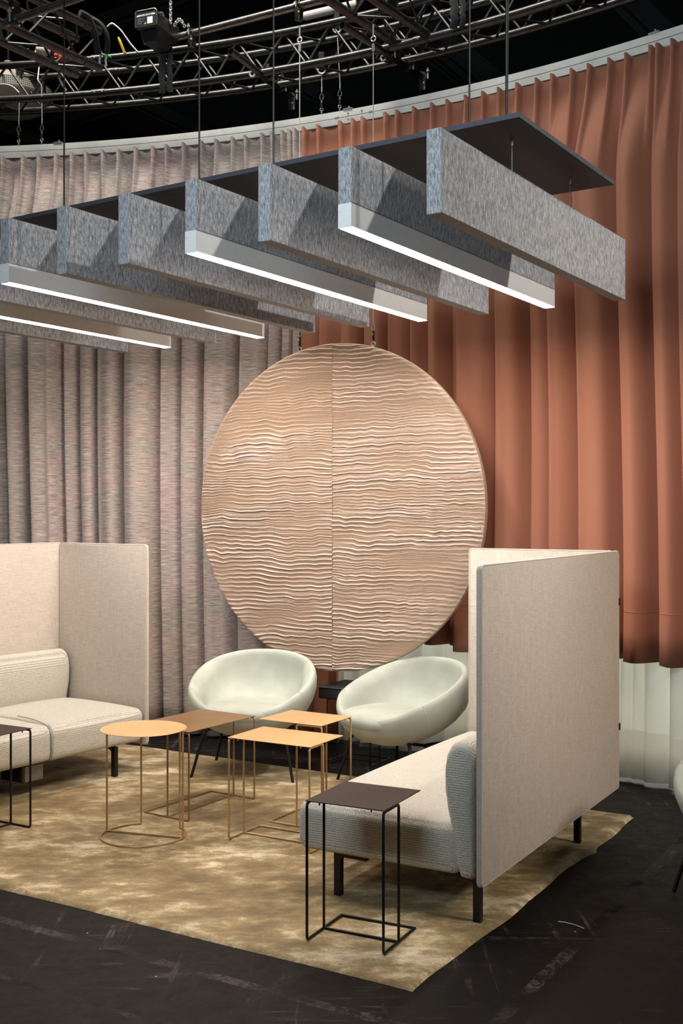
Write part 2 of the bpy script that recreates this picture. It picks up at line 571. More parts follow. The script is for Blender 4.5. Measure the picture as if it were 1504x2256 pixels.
CREAM = plain('cream_enamel', (0.42, 0.38, 0.30), 0.6, 0.0, 0.1, 12)
YELLOW = plain('yellow_tag', (0.75, 0.48, 0.02), 0.5)
REDP = plain('red_plastic', (0.62, 0.05, 0.03), 0.4)
BLUEP = plain('blue_plastic', (0.03, 0.11, 0.5), 0.4)
GREENP = plain('green_plastic', (0.02, 0.42, 0.10), 0.4)
PAPER = plain('white_sticker', (0.78, 0.78, 0.78), 0.6, 0.0, 0.03)
TAPEK = plain('black_fabric_strap', (0.016, 0.016, 0.016), 0.85, 0.0, 0.3, 80, 0.4)
DARKW = plain('black_studio_wall', (0.003, 0.003, 0.0034), 0.8, 0.0, 0.3, 3)
GIRD = plain('dark_grey_girder', (0.007, 0.007, 0.0075), 0.7, 0.0, 0.2, 6)
VSEAM = plain('sage_piping', (0.50, 0.52, 0.46), 0.85)
SEAM = plain('seam_thread', (0.30, 0.31, 0.25), 0.9)
PIPING = plain('linen_piping', (0.50, 0.45, 0.39), 0.9, 0.0, 0.15, 200)
LED = mat_emit('led_diffuser', (1.0, 0.875, 0.77), 74.0)

# ------------------------------------------------------------------ the studio shell
def shell():
    mb = MB(); mb.box((0, 4, -0.05), (18, 18, 0.1)); tag(mb.build('floor', FLOOR, smooth=0), 'scuffed black studio floor', None, None, 'structure')
    mb = MB(); mb.box((0, 4, 7.6), (18, 18, 0.1)); ce = mb.build('ceiling', DARKW, smooth=0); tag(ce, 'black studio ceiling with dark girders', None, None, 'structure')
    for nm, c, d in (('wall_back', (0, 13.05, 3.77), (18, 0.1, 7.55)), ('wall_front', (0, -5.05, 3.77), (18, 0.1, 7.55)),
                     ('wall_left', (-9.05, 4, 3.77), (0.1, 18, 7.55)), ('wall_right', (9.05, 4, 3.77), (0.1, 18, 7.55))):
        mb = MB(); mb.box(c, d); tag(mb.build(nm, DARKW, smooth=0), 'black studio wall', None, None, 'structure')
    # flat steel members crossing the black ceiling void
    for (x0, y0, x1, y1, Y, w) in ((-20, 312, 330, 205, 10.6, 0.10), (-10, 270, 130, 335, 10.2, 0.10), (-20, 115, 70, 78, 10.0, 0.10),
                                   (10, 100, 75, 132, 10.0, 0.10), (200, 52, 345, 2, 10.3, 0.10), (310, 2, 420, 60, 10.4, 0.10),
                                   (300, 220, 445, 290, 10.5, 0.10), (650, 180, 770, 250, 10.2, 0.10), (1000, 110, 1085, 180, 9.6, 0.16),
                                   (1385, -5, 1460, 70, 9.0, 0.16), (700, 130, 900, 70, 10.2, 0.08), (950, 125, 1010, 170, 9.8, 0.06)):
        a, b = px(x0, y0, Y), px(x1, y1, Y)
        mb = MB()
        d = (b - a); L = d.length + 0.6; d.normalize()
        q = d.to_track_quat('X', 'Z').to_matrix()
        mb.box((a + b) / 2, (L, 0.06, w), 0.004, 1, q)
        mb.box((a + b) / 2 + Vector((0, 0.05, 0)), (L, 0.03, w * 1.6), 0.004, 1, q)
        mb.build('girder', GIRD, ce)
shell()

# ------------------------------------------------------------------ curved rail and curtains
AC = Vector((-3.366, 0.962)); AR = 7.57           # centre and radius of the curved rail
def ap(a, r, z):
    return Vector((AC.x + r * math.sin(a), AC.y + r * math.cos(a), z))
def ang_px(x, r=AR):
    """angle on the arc where the vertical plane through pixel column x meets it"""
    k = (x - 752.0) / F
    lo, hi = -0.6, 1.4
    for _ in range(60):
        m = (lo + hi) / 2
        p = ap(m, r, 0)
        if p.x / p.y < k: lo = m
        else: hi = m
    return (lo + hi) / 2

def arc_box(mb, a0, a1, n, r0, r1, z0, z1):
    verts, faces = [], []
    for i in range(n + 1):
        a = a0 + (a1 - a0) * i / n
        verts += [ap(a, r0, z0), ap(a, r1, z0), ap(a, r1, z1), ap(a, r0, z1)]
    for i in range(n):
        b = i * 4
        for k in range(4):
            l = (k + 1) % 4
            faces.append((b + k, b + l, b + 4 + l, b + 4 + k))
    faces += [(0, 1, 2, 3), (n * 4, n * 4 + 1, n * 4 + 2, n * 4 + 3)]
    mb.raw(verts, faces)

def rail():
    r = empty('curtain_rail', ap(ang_px(780), AR, 4.27), 0, 'long curved off-white double curtain rail hung below the black ring truss', 'curtain rail')
    a0, a1 = ang_px(-620), ang_px(1780)
    inv = Matrix.Translation(-r.location)
    def b(mb, name, mat, par=r):
        bmesh.ops.transform(mb.bm, matrix=inv, verts=list(mb.bm.verts))
        return mb.build(name, mat, par)
    mb = MB(); arc_box(mb, a0, a1, 130, AR, AR + 0.035, 4.316, 4.36); b(mb, 'upper_profile', RAILM)
    mb = MB(); arc_box(mb, a0, a1, 130, AR, AR + 0.035, 4.268, 4.312); b(mb, 'lower_profile', RAILM)
    mb = MB(); arc_box(mb, a0, a1, 130, AR + 0.006, AR + 0.03, 4.311, 4.317); b(mb, 'groove', GROOVE)
    aj = ang_px(780)
    for x, z in ((767, 4.335), (767, 4.293), (797, 4.335), (797, 4.293)):
        mb = MB(); p = ap(ang_px(x), AR - 0.001, z)
        n = Vector((-math.sin(aj), -math.cos(aj), 0))
        mb.tube([p, p + n * 0.005], 0.006, 10); b(mb, 'bolt', STEEL)
    for x, w in ((766, 0.05), (128, 0.05), (1440, 0.05)):
        mb = MB(); a = ang_px(x); p = ap(a, AR + 0.017, 4.366)
        mb.box(p, (0.07, 0.05, 0.008), 0.002, 1, Matrix.Rotation(-a, 3, 'Z')); q = p + Vector((0, 0, 0.012))
        mb.tube([q, q + Vector((0, 0, 0.012))], 0.007, 6); b(mb, 'hanger_plate', STEEL)
    for x in (742, 817):                                  # two tiny printed notices, unreadable at this size
        for dz in (0.006, 0.0, -0.006):
            mb = MB(); a = ang_px(x); arc_box(mb, a - 0.0022, a + 0.0022 - 0.0006 * random.random(), 2, AR - 0.0012, AR - 0.0004, 4.314 + dz, 4.3155 + dz)
            b(mb, 'printed_line', GROOVE)
rail()

def curtain(name, label, cat, x0, x1, folds, ticks, z0, z1, mat, amp, roff=0.02, pin=0.048, seed=1, hem=None, top=True, group=None, ripple=0.0, slot=None):
    rnd = np.random.RandomState(seed)
    R0 = AR - roff
    a0, a1 = ang_px(x0, R0), ang_px(x1, R0)
    fa = np.array(sorted(ang_px(x, R0) for x in folds))
    fa = fa[(fa > a0 - 0.05) & (fa < a1 + 0.05)]
    ta = np.array(sorted(ang_px(x, R0) for x in ticks)) if ticks else np.array([])
    n = int((a1 - a0) * R0 / 0.0075)
    a = np.linspace(a0, a1, n)
    # deep folds: quick rise on the left, rounded face, slow fall into the next valley
    edges = np.concatenate([[fa[0] - 0.03], fa, [fa[-1] + 0.03]]) if len(fa) else np.array([a0, a1])
    k = np.clip(np.searchsorted(edges, a, side='right') - 1, 0, len(edges) - 2)
    t = np.clip((a - edges[k]) / (edges[k + 1] - edges[k]), 0, 1)
    wid = (edges[k + 1] - edges[k]) * R0
    am = amp * np.clip(wid / 0.2, 0.35, 1.25) * (0.75 + 0.5 * rnd.rand(len(edges)))[k]
    sk = (0.15 + 0.13 * rnd.rand(len(edges)))[k]
    up = np.clip(t / sk, 0, 1); up = up * up * (3 - 2 * up)
    dn = np.clip((1 - t) / ((1 - sk - 0.18) if slot is None else slot), 0, 1); dn = np.sin(dn * np.pi / 2)
    rb = am * up * dn
    rb += 0.12 * amp * np.sin(a * R0 * 31 + rnd.rand() * 6) * up
    rt = np.zeros_like(a)
    for q in ta:
        rt += pin * np.exp(-((a - q) * R0 / 0.013) ** 4)
        rt += pin * 0.35 * np.exp(-((a - q) * R0 / 0.035) ** 2)
    nz = 46
    zz = z0 + (z1 - z0) * (np.linspace(0, 1, nz) ** 0.8)
    w = np.clip((z1 - zz) / 0.75, 0, 1); w = w * w * (3 - 2 * w)
    if not top: w = np.ones_like(w)
    sway = 0.010 * np.sin(a[:, None] * R0 * 4 + zz[None, :] * 1.3) + ripple * np.sin(a[:, None] * R0 * 47 + zz[None, :] * 0.5)
    r = rb[:, None] * w[None, :] + rt[:, None] * (1 - w[None, :]) + sway * w[None, :] * 0.6
    # folds drift sideways a little on the way down
    dr = (rnd.rand(len(edges)) - 0.5)[k] * 0.0
    aa = a[:, None] + (0.003 * np.sin(zz[None, :] * 1.1 + a[:, None] * 9)) * w[None, :]
    zb = np.repeat(zz[None, :], n, 0).copy()
    if len(ta):
        lift = np.clip((rt - 0.2 * pin) / pin, 0, 1) * 0.018
        zb += lift[:, None] * np.clip((zz - (z1 - 0.12)) / 0.12, 0, 1)[None, :]
        # gathered heading tape
        band = np.exp(-((zz - (z1 - 0.045)) / 0.028) ** 2)
        r += (0.004 * np.sin(a * R0 * 330)[:, None] * band[None, :])
        r -= 0.006 * np.exp(-((zz - (z1 - 0.085)) / 0.010) ** 2)[None, :]
    if hem:
        r -= 0.004 * np.exp(-((zz - hem) / 0.03) ** 2)[None, :]
    zb += (0.012 * np.sin(a * R0 * 9 + seed) - 0.06 * rb)[:, None] * np.clip(1 - (zz - z0) / 0.5, 0, 1)[None, :] * (1 if z0 > 0.3 else 0.25)
    RR = R0 - r
    V = np.stack([AC.x + RR * np.sin(aa), AC.y + RR * np.cos(aa), zb], 2).reshape(-1, 3)
    ds = np.hypot(np.gradient(a) * R0, np.gradient(rb)); s = np.cumsum(ds)
    uv = np.stack([np.repeat(s[:, None], nz, 1), np.repeat(zz[None, :], n, 0)], 2).reshape(-1, 2)
    c = V.mean(0); c[2] = z0
    o = grid_mesh(name, V - c, n, nz, mat, None, uv)
    o.location = Vector(c)
    tag(o, label, cat, group)
    so = o.modifiers.new('thickness', 'SOLIDIFY'); so.thickness = 0.004; so.offset = 0
    if hem:
        m = MB(); row = int(np.argmin(abs(zz - hem)))
        P = V.reshape(n, nz, 3)[:, row, :]
        pts = [Vector(p) - Vector(c) + Vector((-math.sin(q), -math.cos(q), 0)) * 0.0035 for p, q in zip(P[::2], a[::2])]
        m.tube(pts, 0.0022, 4); m.build('hem_seam', mat, o)
    return o

pink_folds = [-600, -548, -500, -440, -395, -340, -280, -232, -170, -120, -75, -40, -8, 28, 80, 150, 188, 226, 286, 366, 416, 466, 537, 597, 622, 648, 680]
pink_ticks = [-610, -572, -535, -498, -460, -424, -388, -350, -312, -275, -238, -202, -166, -130, -95, -60, -25, 10, 55, 90, 128, 163, 194, 231, 266, 304, 342, 372, 410, 449, 482, 518, 546, 583, 605, 627, 643, 655]
rust_folds = [652, 700, 752, 800, 850, 905, 943, 994, 1014, 1097, 1168, 1214, 1284, 1376, 1450, 1505, 1560, 1622, 1690, 1750]
rust_ticks = [658, 675, 707, 755, 783, 805, 855, 881, 918, 958, 992, 1033, 1071, 1106, 1147, 1189, 1224, 1267, 1305, 1350, 1388, 1442, 1458, 1490, 1520, 1556, 1592, 1630, 1668, 1706, 1744]
curtain('linen_curtain', 'grey-pink slubbed linen curtain in deep folds behind the left sofa', 'curtain', -610, 668, pink_folds, pink_ticks, 0.02, 4.258, LINENC, 0.15, -0.012, seed=3, slot=0.30)
curtain('rust_curtain', 'narrow rust wool curtain length reaching the floor behind the round panel', 'curtain', 668, 757, rust_folds, rust_ticks, 0.02, 4.258, RUST, 0.08, -0.012, seed=5)
curtain('rust_curtain', 'wide rust wool curtain ending well above the floor, right of the round panel', 'curtain', 757, 1760, rust_folds, rust_ticks, 0.735, 4.258, RUST, 0.14, -0.005, seed=8, hem=1.05)
curtain('sheer_curtain', 'white sheer curtain showing under the raised hem of the rust curtain', 'curtain', 735, 1487, [735, 765, 800, 850, 880, 935, 980, 1030, 1090, 1150, 1210, 1270, 1330, 1361, 1387, 1411, 1470], [], 0.02, 4.27, SHEER, 0.06, -0.10, seed=11, top=False)
curtain('sheer_curtain', 'narrow beige-shaded sheer curtain length at the right edge of the picture', 'curtain', 1468, 1760, [1468, 1540, 1590, 1640, 1700, 1750], [], 0.02, 4.27, SHEER, 0.05, -0.06, seed=12, top=False)

# ------------------------------------------------------------------ suspended canopy: board, felt baffles, linear lights
CA = R_(32.9)
CB = Vector((math.sin(CA), math.cos(CA), 0))      # along a baffle, away from the camera
CT = Vector((math.cos(CA), -math.sin(CA), 0))     # across the baffles, to the right
CO = Vector((0.3577, 4.05, 0))                    # near right corner of the rightmost baffle
CROT = -CA                                        # local x = CT, local y = CB
PITCH = 0.3815
ZB, ZT, ZBOARD = 2.678, 2.986, 3.135

def canopy():
    t0, t1, s0, s1 = -(9 * PITCH + 0.06 + 0.102), 0.102, 0.454, 1.538
    mid = CO + CT * (t0 + t1) / 2 + CB * (s0 + s1) / 2
    r = empty('suspended_board', (mid.x, mid.y, ZBOARD), CROT, 'long black board hung flat on thin rods above the grey felt baffles', 'ceiling panel')
    half = (t1 - t0) / 2
    for k in range(2):                            # two boards butted end to end
        mb = MB(); mb.box(((k - 0.5) * half, 0, 0.010), (half - 0.002, s1 - s0, 0.020), 0.002, 1)
        mb.build('board', BOARD, r)
    ww, dd = t1 - t0, s1 - s0
    for c, d in (((0, -dd / 2 - 0.001, 0.010), (ww + 0.002, 0.002, 0.0205)), ((ww / 2 + 0.001, 0, 0.010), (0.002, dd, 0.0205))):
        mb = MB(); mb.box(c, d); mb.build('edge_band', SLATE, r, 0)
    inv = Matrix.Rotation(-CROT, 4, 'Z') @ Matrix.Translation(-r.location)
    for x, y in ((128, 455), (433, 395), (590, 358), (1028, 270), (1112, 255)):
        Y = (ZBOARD + 0.02 - EYE) * F / (1128 - y)
        p = Vector(((x - 752) * Y / F, Y, ZBOARD + 0.02))
        l = inv @ p
        l.y = max(l.y, -(s1 - s0) / 2 + 0.02)
        top = 4.22 - ZBOARD if x < 200 else 4.6 - ZBOARD
        mb = MB(); mb.tube([l, Vector((l.x, l.y, top))], 0.0042, 8)
        mb.build('suspension_rod', BLACKM, r)
    mb = MB()
    p = inv @ px(1117, 250, 4.6); mb.tube([p, p + Vector((0.004, 0, 0.45)), p + Vector((0.012, 0, 0.8)), p + Vector((-0.002, 0, 1.4))], 0.003, 6)
    mb.build('power_cable', BLACKP, r)

    words_f = ['rightmost felt baffle, its whole right face open to view', None, 'felt baffle between the two nearest linear lights', None,
               'felt baffle just left of the second linear light from the right', 'felt baffle just right of the linear light at the left edge of the picture', None,
               'felt baffle between the two linear lights at the left edge', None, 'leftmost felt baffle, only its far end in view']
    words_l = {1: 'rightmost linear light under its felt top, white housing and glowing strip', 3: 'second linear light from the right under its felt top',
               6: 'third linear light from the right, cut by the left edge of the picture', 8: 'leftmost linear light, only its far half in view'}
    for k in range(10):
        o = CO - CT * (0.03 + k * PITCH) + CB * 1.0
        light = k in words_l
        if light:
            e = empty('linear_pendant', (o.x, o.y, ZB), CROT, words_l[k], 'pendant light', 'linear lights of the canopy')
        else:
            e = empty('felt_baffle', (o.x, o.y, ZB), CROT, 'grey ' + words_f[k], 'baffle', 'felt baffles of the canopy')
        h0 = 0.094 if light else 0.0
        mb = MB(); mb.box((0, 0, (h0 + 0.308) / 2), (0.06, 2.0, 0.308 - h0), 0.002, 1); mb.build('felt_body', FELT, e)
        for y in (-0.32, 0.32):
            mb = MB(); mb.tube([(0, y, 0.300), (0, y, ZBOARD - ZB)], 0.0012, 5); mb.tube([(0, y, ZBOARD - ZB - 0.025), (0, y, ZBOARD - ZB)], 0.005, 8)
            mb.build('hanging_wire', STEEL, e)
        if light:
            mb = MB()
            # open-bottomed housing: two cheeks and a lid
            for sx in (-1, 1):
                mb.box((sx * 0.0285, 0, 0.049), (0.003, 1.996, 0.090))
            mb.box((0, 0, 0.0925), (0.060, 1.996, 0.003))
            mb.build('housing', WHITEM, e, 0)
            for sy in (-1, 1):
                mb = MB(); mb.box((0, sy * 0.9995, 0.079), (0.0602, 0.003, 0.030), 0.0008, 1)
                mb.box((0, sy * 0.9995, 0.032), (0.0602, 0.003, 0.0635), 0.0008, 1)
                mb.build('end_cap', WHITEM, e)
            mb = MB(); mb.box((0, 0, 0.006), (0.0535, 1.99, 0.010), 0.002, 1); mb.build('diffuser', LED, e)
canopy()

# ------------------------------------------------------------------ round ribbed panel on two cables
DU = Vector((math.cos(R_(30)), -math.sin(R_(30)), 0))
DN = Vector((-math.sin(R_(30)), -math.cos(R_(30)), 0))
DC = Vector((-0.0435, 7.2, 1.63)); DR = 1.045

def disc():
    r = empty('acoustic_disc', DC, R_(-30), 'large round panel covered in wavy ribbed pink-tan fabric with a vertical seam', 'acoustic panel')
    rnd = np.random.RandomState(4)
    def half(x0, x1, seed):
        rnd = np.random.RandomState(seed)
        nu, nv = 130, 760
        # strips between the seam and the rim: x follows a fixed fraction, z spans the chord
        xs = np.linspace(x0, x1, nu)
        if abs(x1) > abs(x0): xs = x0 + (x1 - x0) * np.sin(np.linspace(0, math.pi / 2, nu))
        else: xs = x1 + (x0 - x1) * np.sin(np.linspace(math.pi / 2, 0, nu))
        zh = np.sqrt(np.maximum(DR ** 2 - xs ** 2, 0.0004))
        T = np.linspace(-1, 1, nv)
        X = np.repeat(xs[:, None], nv, 1); Zz = zh[:, None] * T[None, :]
        # smooth wobble that moves the ribs up and down
        def wob(scx, scz, n):
            out = np.zeros_like(X)
            for _ in range(n):
                kx, kz, p = rnd.uniform(-1, 1) * scx, rnd.uniform(-1, 1) * scz, rnd.uniform(0, 6.28)
                out += np.sin(kx * X + kz * Zz + p)
            return out / math.sqrt(n)
        ph = Zz + 0.0056 * wob(12, 9, 7) + 0.0048 * wob(40, 20, 7) + 0.0020 * wob(95, 50, 7)
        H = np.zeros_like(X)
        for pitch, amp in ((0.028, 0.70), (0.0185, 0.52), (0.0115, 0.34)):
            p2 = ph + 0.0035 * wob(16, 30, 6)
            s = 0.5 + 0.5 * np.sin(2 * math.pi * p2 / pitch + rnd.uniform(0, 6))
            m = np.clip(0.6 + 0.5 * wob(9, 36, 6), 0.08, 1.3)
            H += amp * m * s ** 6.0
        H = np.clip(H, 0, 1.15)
        edge = np.clip((DR - np.hypot(X, Zz)) / 0.02, 0, 1) ** 0.5
        Yd = -0.020 - 0.013 * H * edge - 0.006 * edge
        V = np.stack([X, Yd, Zz], 2).reshape(-1, 3)
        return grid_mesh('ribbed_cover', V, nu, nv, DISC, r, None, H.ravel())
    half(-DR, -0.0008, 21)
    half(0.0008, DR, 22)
    mb = MB(); prof = [(DR - 0.012, -0.024), (DR - 0.002, -0.018), (DR, 0.0), (DR - 0.002, 0.022), (DR - 0.02, 0.028), (0.01, 0.028)]
    mb.lathe([(0.01, -0.018)] + [(DR - 0.014, -0.0185)] + prof, (0, 0, 0), 160, 'Y')
    mb.build('backing', plain('tan_backing', (0.36, 0.26, 0.20), 0.95), r)
disc()

def snap_hook(mb_list, top, par, L=0.07, ring=True):
    pass

def suspension(xp, ytop, label):
    """wire, loop, black snap hook with a yellow mark and an eye bolt, down to the top of the round panel"""
    # where the cable meets the rim of the panel
    k = 0.0
    lo, hi = -1.0, 1.0
    for _ in range(50):
        k = (lo + hi) / 2
        p = DC + DU * k
        if p.x / p.y < (xp - 752) / F: lo = k
        else: hi = k
    base = DC + DU * k + Vector((0, 0, math.sqrt(DR ** 2 - k ** 2)))
    e = empty('suspension_cable', base, R_(-30), label, 'cable', 'cables carrying the round panel')
    zt = EYE + (1128 - ytop) * base.y / F - base.z
    mb = MB(); mb.tube(arc_pts((0, 0, 0.018), 0.0135, 0, 2 * math.pi, 20, Vector((1, 0, 0)), Vector((0, 0, 1)))[:-1], 0.0042, 8, True)
    mb.tube([(0, 0, -0.02), (0, 0, 0.004)], 0.005, 8); mb.build('eye_bolt', STEEL, e)
    mb = MB(); mb.box((0.001, 0, 0.070), (0.015, 0.012, 0.060), 0.004, 2); mb.box((0.006, 0, 0.040), (0.004, 0.006, 0.026), 0.001, 1)
    hk = mb.build('snap_hook', BLACKP, e)
    mb = MB(); mb.box((-0.003, 0, 0.078), (0.0085, 0.0128, 0.012)); mb.build('yellow_mark', YELLOW, hk)
    mb = MB()
    mb.tube([(0, 0, 0.100), (-0.011, 0, 0.112), (-0.010, 0, 0.125), (0, 0, 0.148), (0.010, 0, 0.125), (0.011, 0, 0.112)], 0.0026, 6, True)
    mb.build('thimble', STEEL, e)
    mb = MB(); mb.tube([(0, 0, 0.142), (0, 0, 0.170)], 0.004, 8); mb.tube([(0, 0, 0.16), (0, 0, zt)], 0.0033, 6); mb.build('wire', WIREM, e)
    mb = MB(); mb.lathe([(0.003, zt - 0.05), (0.010, zt - 0.045), (0.010, zt - 0.006), (0.004, zt)], (0, 0, 0), 10); mb.build('cable_grip', STEEL, e)
    mb = MB(); mb.tube(arc_pts((0, 0, zt + 0.03), 0.016, 0, 2 * math.pi, 16, Vector((1, 0, 0)), Vector((0, 0, 1)))[:-1], 0.005, 6, True)
    mb.tube([(0, 0, zt + 0.04), (0, 0, zt + 0.12)], 0.006, 6); mb.build('shackle', STEEL, e)
suspension(660, 98, 'pale steel cable with hook on the left of the two holding the round panel')
suspension(822, 96, 'pale steel cable with hook on the right of the two holding the round panel')

# ------------------------------------------------------------------ rug
def rug():
    d1 = Vector((math.sin(R_(31.2)), math.cos(R_(31.2)), 0)); d2 = Vector((-math.cos(R_(31.2)), math.sin(R_(31.2)), 0))
    o0 = Vector((0.239, 3.75, 0))
    L, Wd = 2.5, 3.95
    nu, nv = 150, 240
    u = np.linspace(0, L, nu); v = np.linspace(0, Wd, nv)
    U, Vv = np.meshgrid(u, v, indexing='ij')
    rnd = np.random.RandomState(9)
    h = np.zeros_like(U)
    for _ in range(14):
        kx, ky, p = rnd.uniform(-12, 12), rnd.uniform(-12, 12), rnd.uniform(0, 6.3)
        h += np.sin(kx * U + ky * Vv + p)
    h = 0.013 + 0.0009 * h / 3 + 0.0003 * rnd.rand(nu, nv)
    # soft creases near the legs of the right sofa and along the right-hand edge
    def crease(u0, v0, su, sv, a):
        return a * np.exp(-((U - u0) / su) ** 2 - ((Vv - v0) / sv) ** 2)
    h += crease(0.62, 0.30, 0.05, 0.22, 0.010) + crease(1.72, 0.10, 0.06, 0.20, 0.022) + crease(1.35, 0.25, 0.04, 0.25, 0.008)
    # wavy right and front edges
    eu = 0.003 * np.sin(Vv * 5) + 0.0006 * rnd.randn(nu, nv)
    ev = (0.008 * np.sin(U * 5.2 + 0.4) + 0.003 * np.sin(U * 14) + 0.0006 * rnd.randn(nu, nv) - 0.022 * np.exp(-((U - 1.80) / 0.05) ** 2))
    ev = ev * np.exp(-Vv / 0.05)
    eu = eu * np.exp(-U / 0.05)
    edge = np.minimum.reduce([U, L - U, Vv, Wd - Vv]); h = h * np.clip(edge / 0.008, 0.0, 1) ** 0.5 + 0.001
    P = np.stack([o0.x + d1.x * (U + eu) + d2.x * (Vv + ev), o0.y + d1.y * (U + eu) + d2.y * (Vv + ev), h], 2).reshape(-1, 3)
    c = np.array([-0.5, 5.6, 0.0])
    o = grid_mesh('rug', P - c, nu, nv, RUG)
    o.location = Vector(c)
    tag(o, 'olive-gold viscose rug with cloudy sheen lying under the sofas and tables', 'rug')
rug()

# ------------------------------------------------------------------ sofas
def round_rect(w0, w1, h0, h1, r, n=5):
    pts = []
    for cx, cy, a in ((w1 - r, h1 - r, 0), (w0 + r, h1 - r, 90), (w0 + r, h0 + r, 180), (w1 - r, h0 + r, 270)):
        for i in range(n + 1):
            t = R_(a + 90 * i / n)
            pts.append((cx + r * math.cos(t), cy + r * math.sin(t)))
    return pts

def sofa(near, mir, label, seat_mat, socket=False, rz=60.0, joint=None, leg_x=(0.06, 1.27), leg_y=0.16):
    """local x runs along the sofa away from the camera, y from the front edge to the back (times mir)"""
    L, D = 1.82, 0.84
    e = empty('sofa', near, R_(rz), label, 'sofa', 'high-backed sofas facing each other')
    def P(x, y, z): return Vector((x, y * mir, z))
    def tf(p): return Vector((p.x, p.y * mir, p.z))
    # two seat cushions side by side
    for a, b in (((0.005, joint), (joint + 0.002, 1.782)) if joint else ((0.005, 1.782),)):
        mb = MB(); rounded_box_mesh(mb, (a, 0.0, 0.192), (b, 0.745, 0.392), 0.045, (14, 12, 4), 0.030, 0.006, tf)
        # tight joint in the middle: square the inner ends
        for v in mb.bm.verts:
            if joint and a > 0.5 and v.co.x < a + 0.045: v.co.x = a + max(0.0, (v.co.x - a)) * 0.35
            if joint and a < 0.5 and v.co.x > b - 0.045: v.co.x = b - max(0.0, (b - v.co.x)) * 0.35
        mb.build('seat_cushion', seat_mat, e, 60)
    if joint:
        pts = [P(joint + 0.001, y, z) for y, z in ((0.30, 0.421), (0.16, 0.415), (0.07, 0.402), (0.025, 0.385), (0.001, 0.345), (-0.004, 0.29), (0.0, 0.240), (0.02, 0.200))]
        mb = MB(); mb.tube(fillet(pts, 0.05), 0.0032, 6); mb.build('seat_seam', SEAM, e)
    # back cushion: profile swept along the sofa, ends softly rounded
    prof = [(0.745, 0.185), (0.730, 0.24), (0.726, 0.32), (0.700, 0.375), (0.680, 0.45), (0.672, 0.53), (0.674, 0.61), (0.684, 0.665), (0.705, 0.700),
            (0.735, 0.715), (0.770, 0.710), (0.793, 0.690), (0.800, 0.65), (0.800, 0.5), (0.800, 0.35), (0.800, 0.20), (0.785, 0.180)]
    cy, cz = 0.745, 0.45
    xs = [0.006, 0.010, 0.018, 0.030, 0.05] + [0.05 + (1.725 - 0.05) * i / 30 for i in range(1, 30)] + [1.725, 1.745, 1.757, 1.765, 1.769]
    ins = {0: 0.034, 1: 0.022, 2: 0.011, 3: 0.004, 4: 0.0}
    verts, faces = [], []
    m = len(prof)
    for i, x in enumerate(xs):
        q = ins.get(i, ins.get(len(xs) - 1 - i, 0.0))
        for (y, z) in prof:
            dy, dz = y - cy, z - cz
            l = math.hypot(dy, dz)
            ny, nz = y - dy / l * min(q, l * 0.5), z - dz / l * min(q, l * 0.5)
            verts.append(P(x, ny, nz))
    for i in range(len(xs) - 1):
        for k in range(m):
            l = (k + 1) % m
            faces.append((i * m + k, i * m + l, (i + 1) * m + l, (i + 1) * m + k))
    faces.append(tuple(range(m))); faces.append(tuple(range((len(xs) - 1) * m, len(xs) * m)))
    mb = MB(); mb.raw(verts, faces); mb.build('back_cushion', seat_mat, e, 70)
    # upholstered screens: back and far end
    def screen(name, o, ax, length, nrm, piping=True):
        poly = round_rect(0.0, length, 0.165, 1.40, 0.022)
        t = bmesh.new()
        mbb = MB()
        O = Vector(o); A = Vector(ax); Nn = Vector(nrm)
        n = len(poly)
        cx, cz2 = length / 2, 0.78
        rings = []
        for off, inset in ((0.0, 0.006), (0.0025, 0.002), (0.006, 0.0), (0.016, 0.0), (0.0195, 0.002), (0.022, 0.006)):
            ring = []
            for a, b in poly:
                aa = a + (inset if a < cx else -inset) * (1 if True else 0)
                bb = b + (inset if b < cz2 else -inset)
                ring.append(O + A * aa + Vector((0, 0, bb)) + Nn * off)
            rings.append(ring)
        verts = [v for r in rings for v in r]
        faces = [tuple(range(n)), tuple(range(5 * n, 6 * n))]
        for i in range(5):
            for k in range(n):
                l = (k + 1) % n
                faces.append((i * n + k, i * n + l, (i + 1) * n + l, (i + 1) * n + k))
        mbb.raw(verts, faces)
        sc = mbb.build(name, PANEL, e, 40)
        for off, nm in ((0.002, 'piping'), (0.020, 'piping')):
            pts = [O + A * (a + (0.004 if a < cx else -0.004)) + Vector((0, 0, b + (0.004 if b < cz2 else -0.004))) + Nn * off for a, b in poly]
            q = MB(); q.tube(pts, 0.0032, 6, True); q.build(nm, PIPING, sc)
        return sc
    screen('back_screen', P(-0.005, 0.818, 0), Vector((1, 0, 0)), L + 0.005, Vector((0, mir, 0)))
    screen('end_screen', P(L - 0.028, 0.0, 0), Vector((0, mir, 0)), 0.814, Vector((1, 0, 0)))
    for z in (1.134, 0.485):
        mb = MB(); mb.box(P(L - 0.003, 0.838, z), (0.018, 0.016, 0.036), 0.003, 2)
        mb.build('corner_clip', BLACKP, e)
    # flat-bar legs with a foot bar under the seat
    for x in leg_x:
        for y, bar in ((leg_y, 0.12), (0.812, -0.12)):
            mb = MB()
            poly = [(0.0, 0.012), (0.0, 0.185), (-0.13 if y < 0.5 else 0.13, 0.185)]
            sgn = 1 if y < 0.5 else -1
            hh = 0.192
            pl = [(0, 0.012), (0, hh), (sgn * 0.15, hh), (sgn * 0.15, hh - 0.015), (sgn * 0.05, hh - 0.015), (sgn * 0.036, hh - 0.020), (sgn * 0.030, hh - 0.032), (sgn * 0.030, 0.012)]
            mb.prism([(a * mir, b) for a, b in pl], (0, 1, 0), (0, 0, 1), (1, 0, 0), P(x - 0.014, y, 0), 0.028)
            mb.build('leg', BLACKM, e, 30)
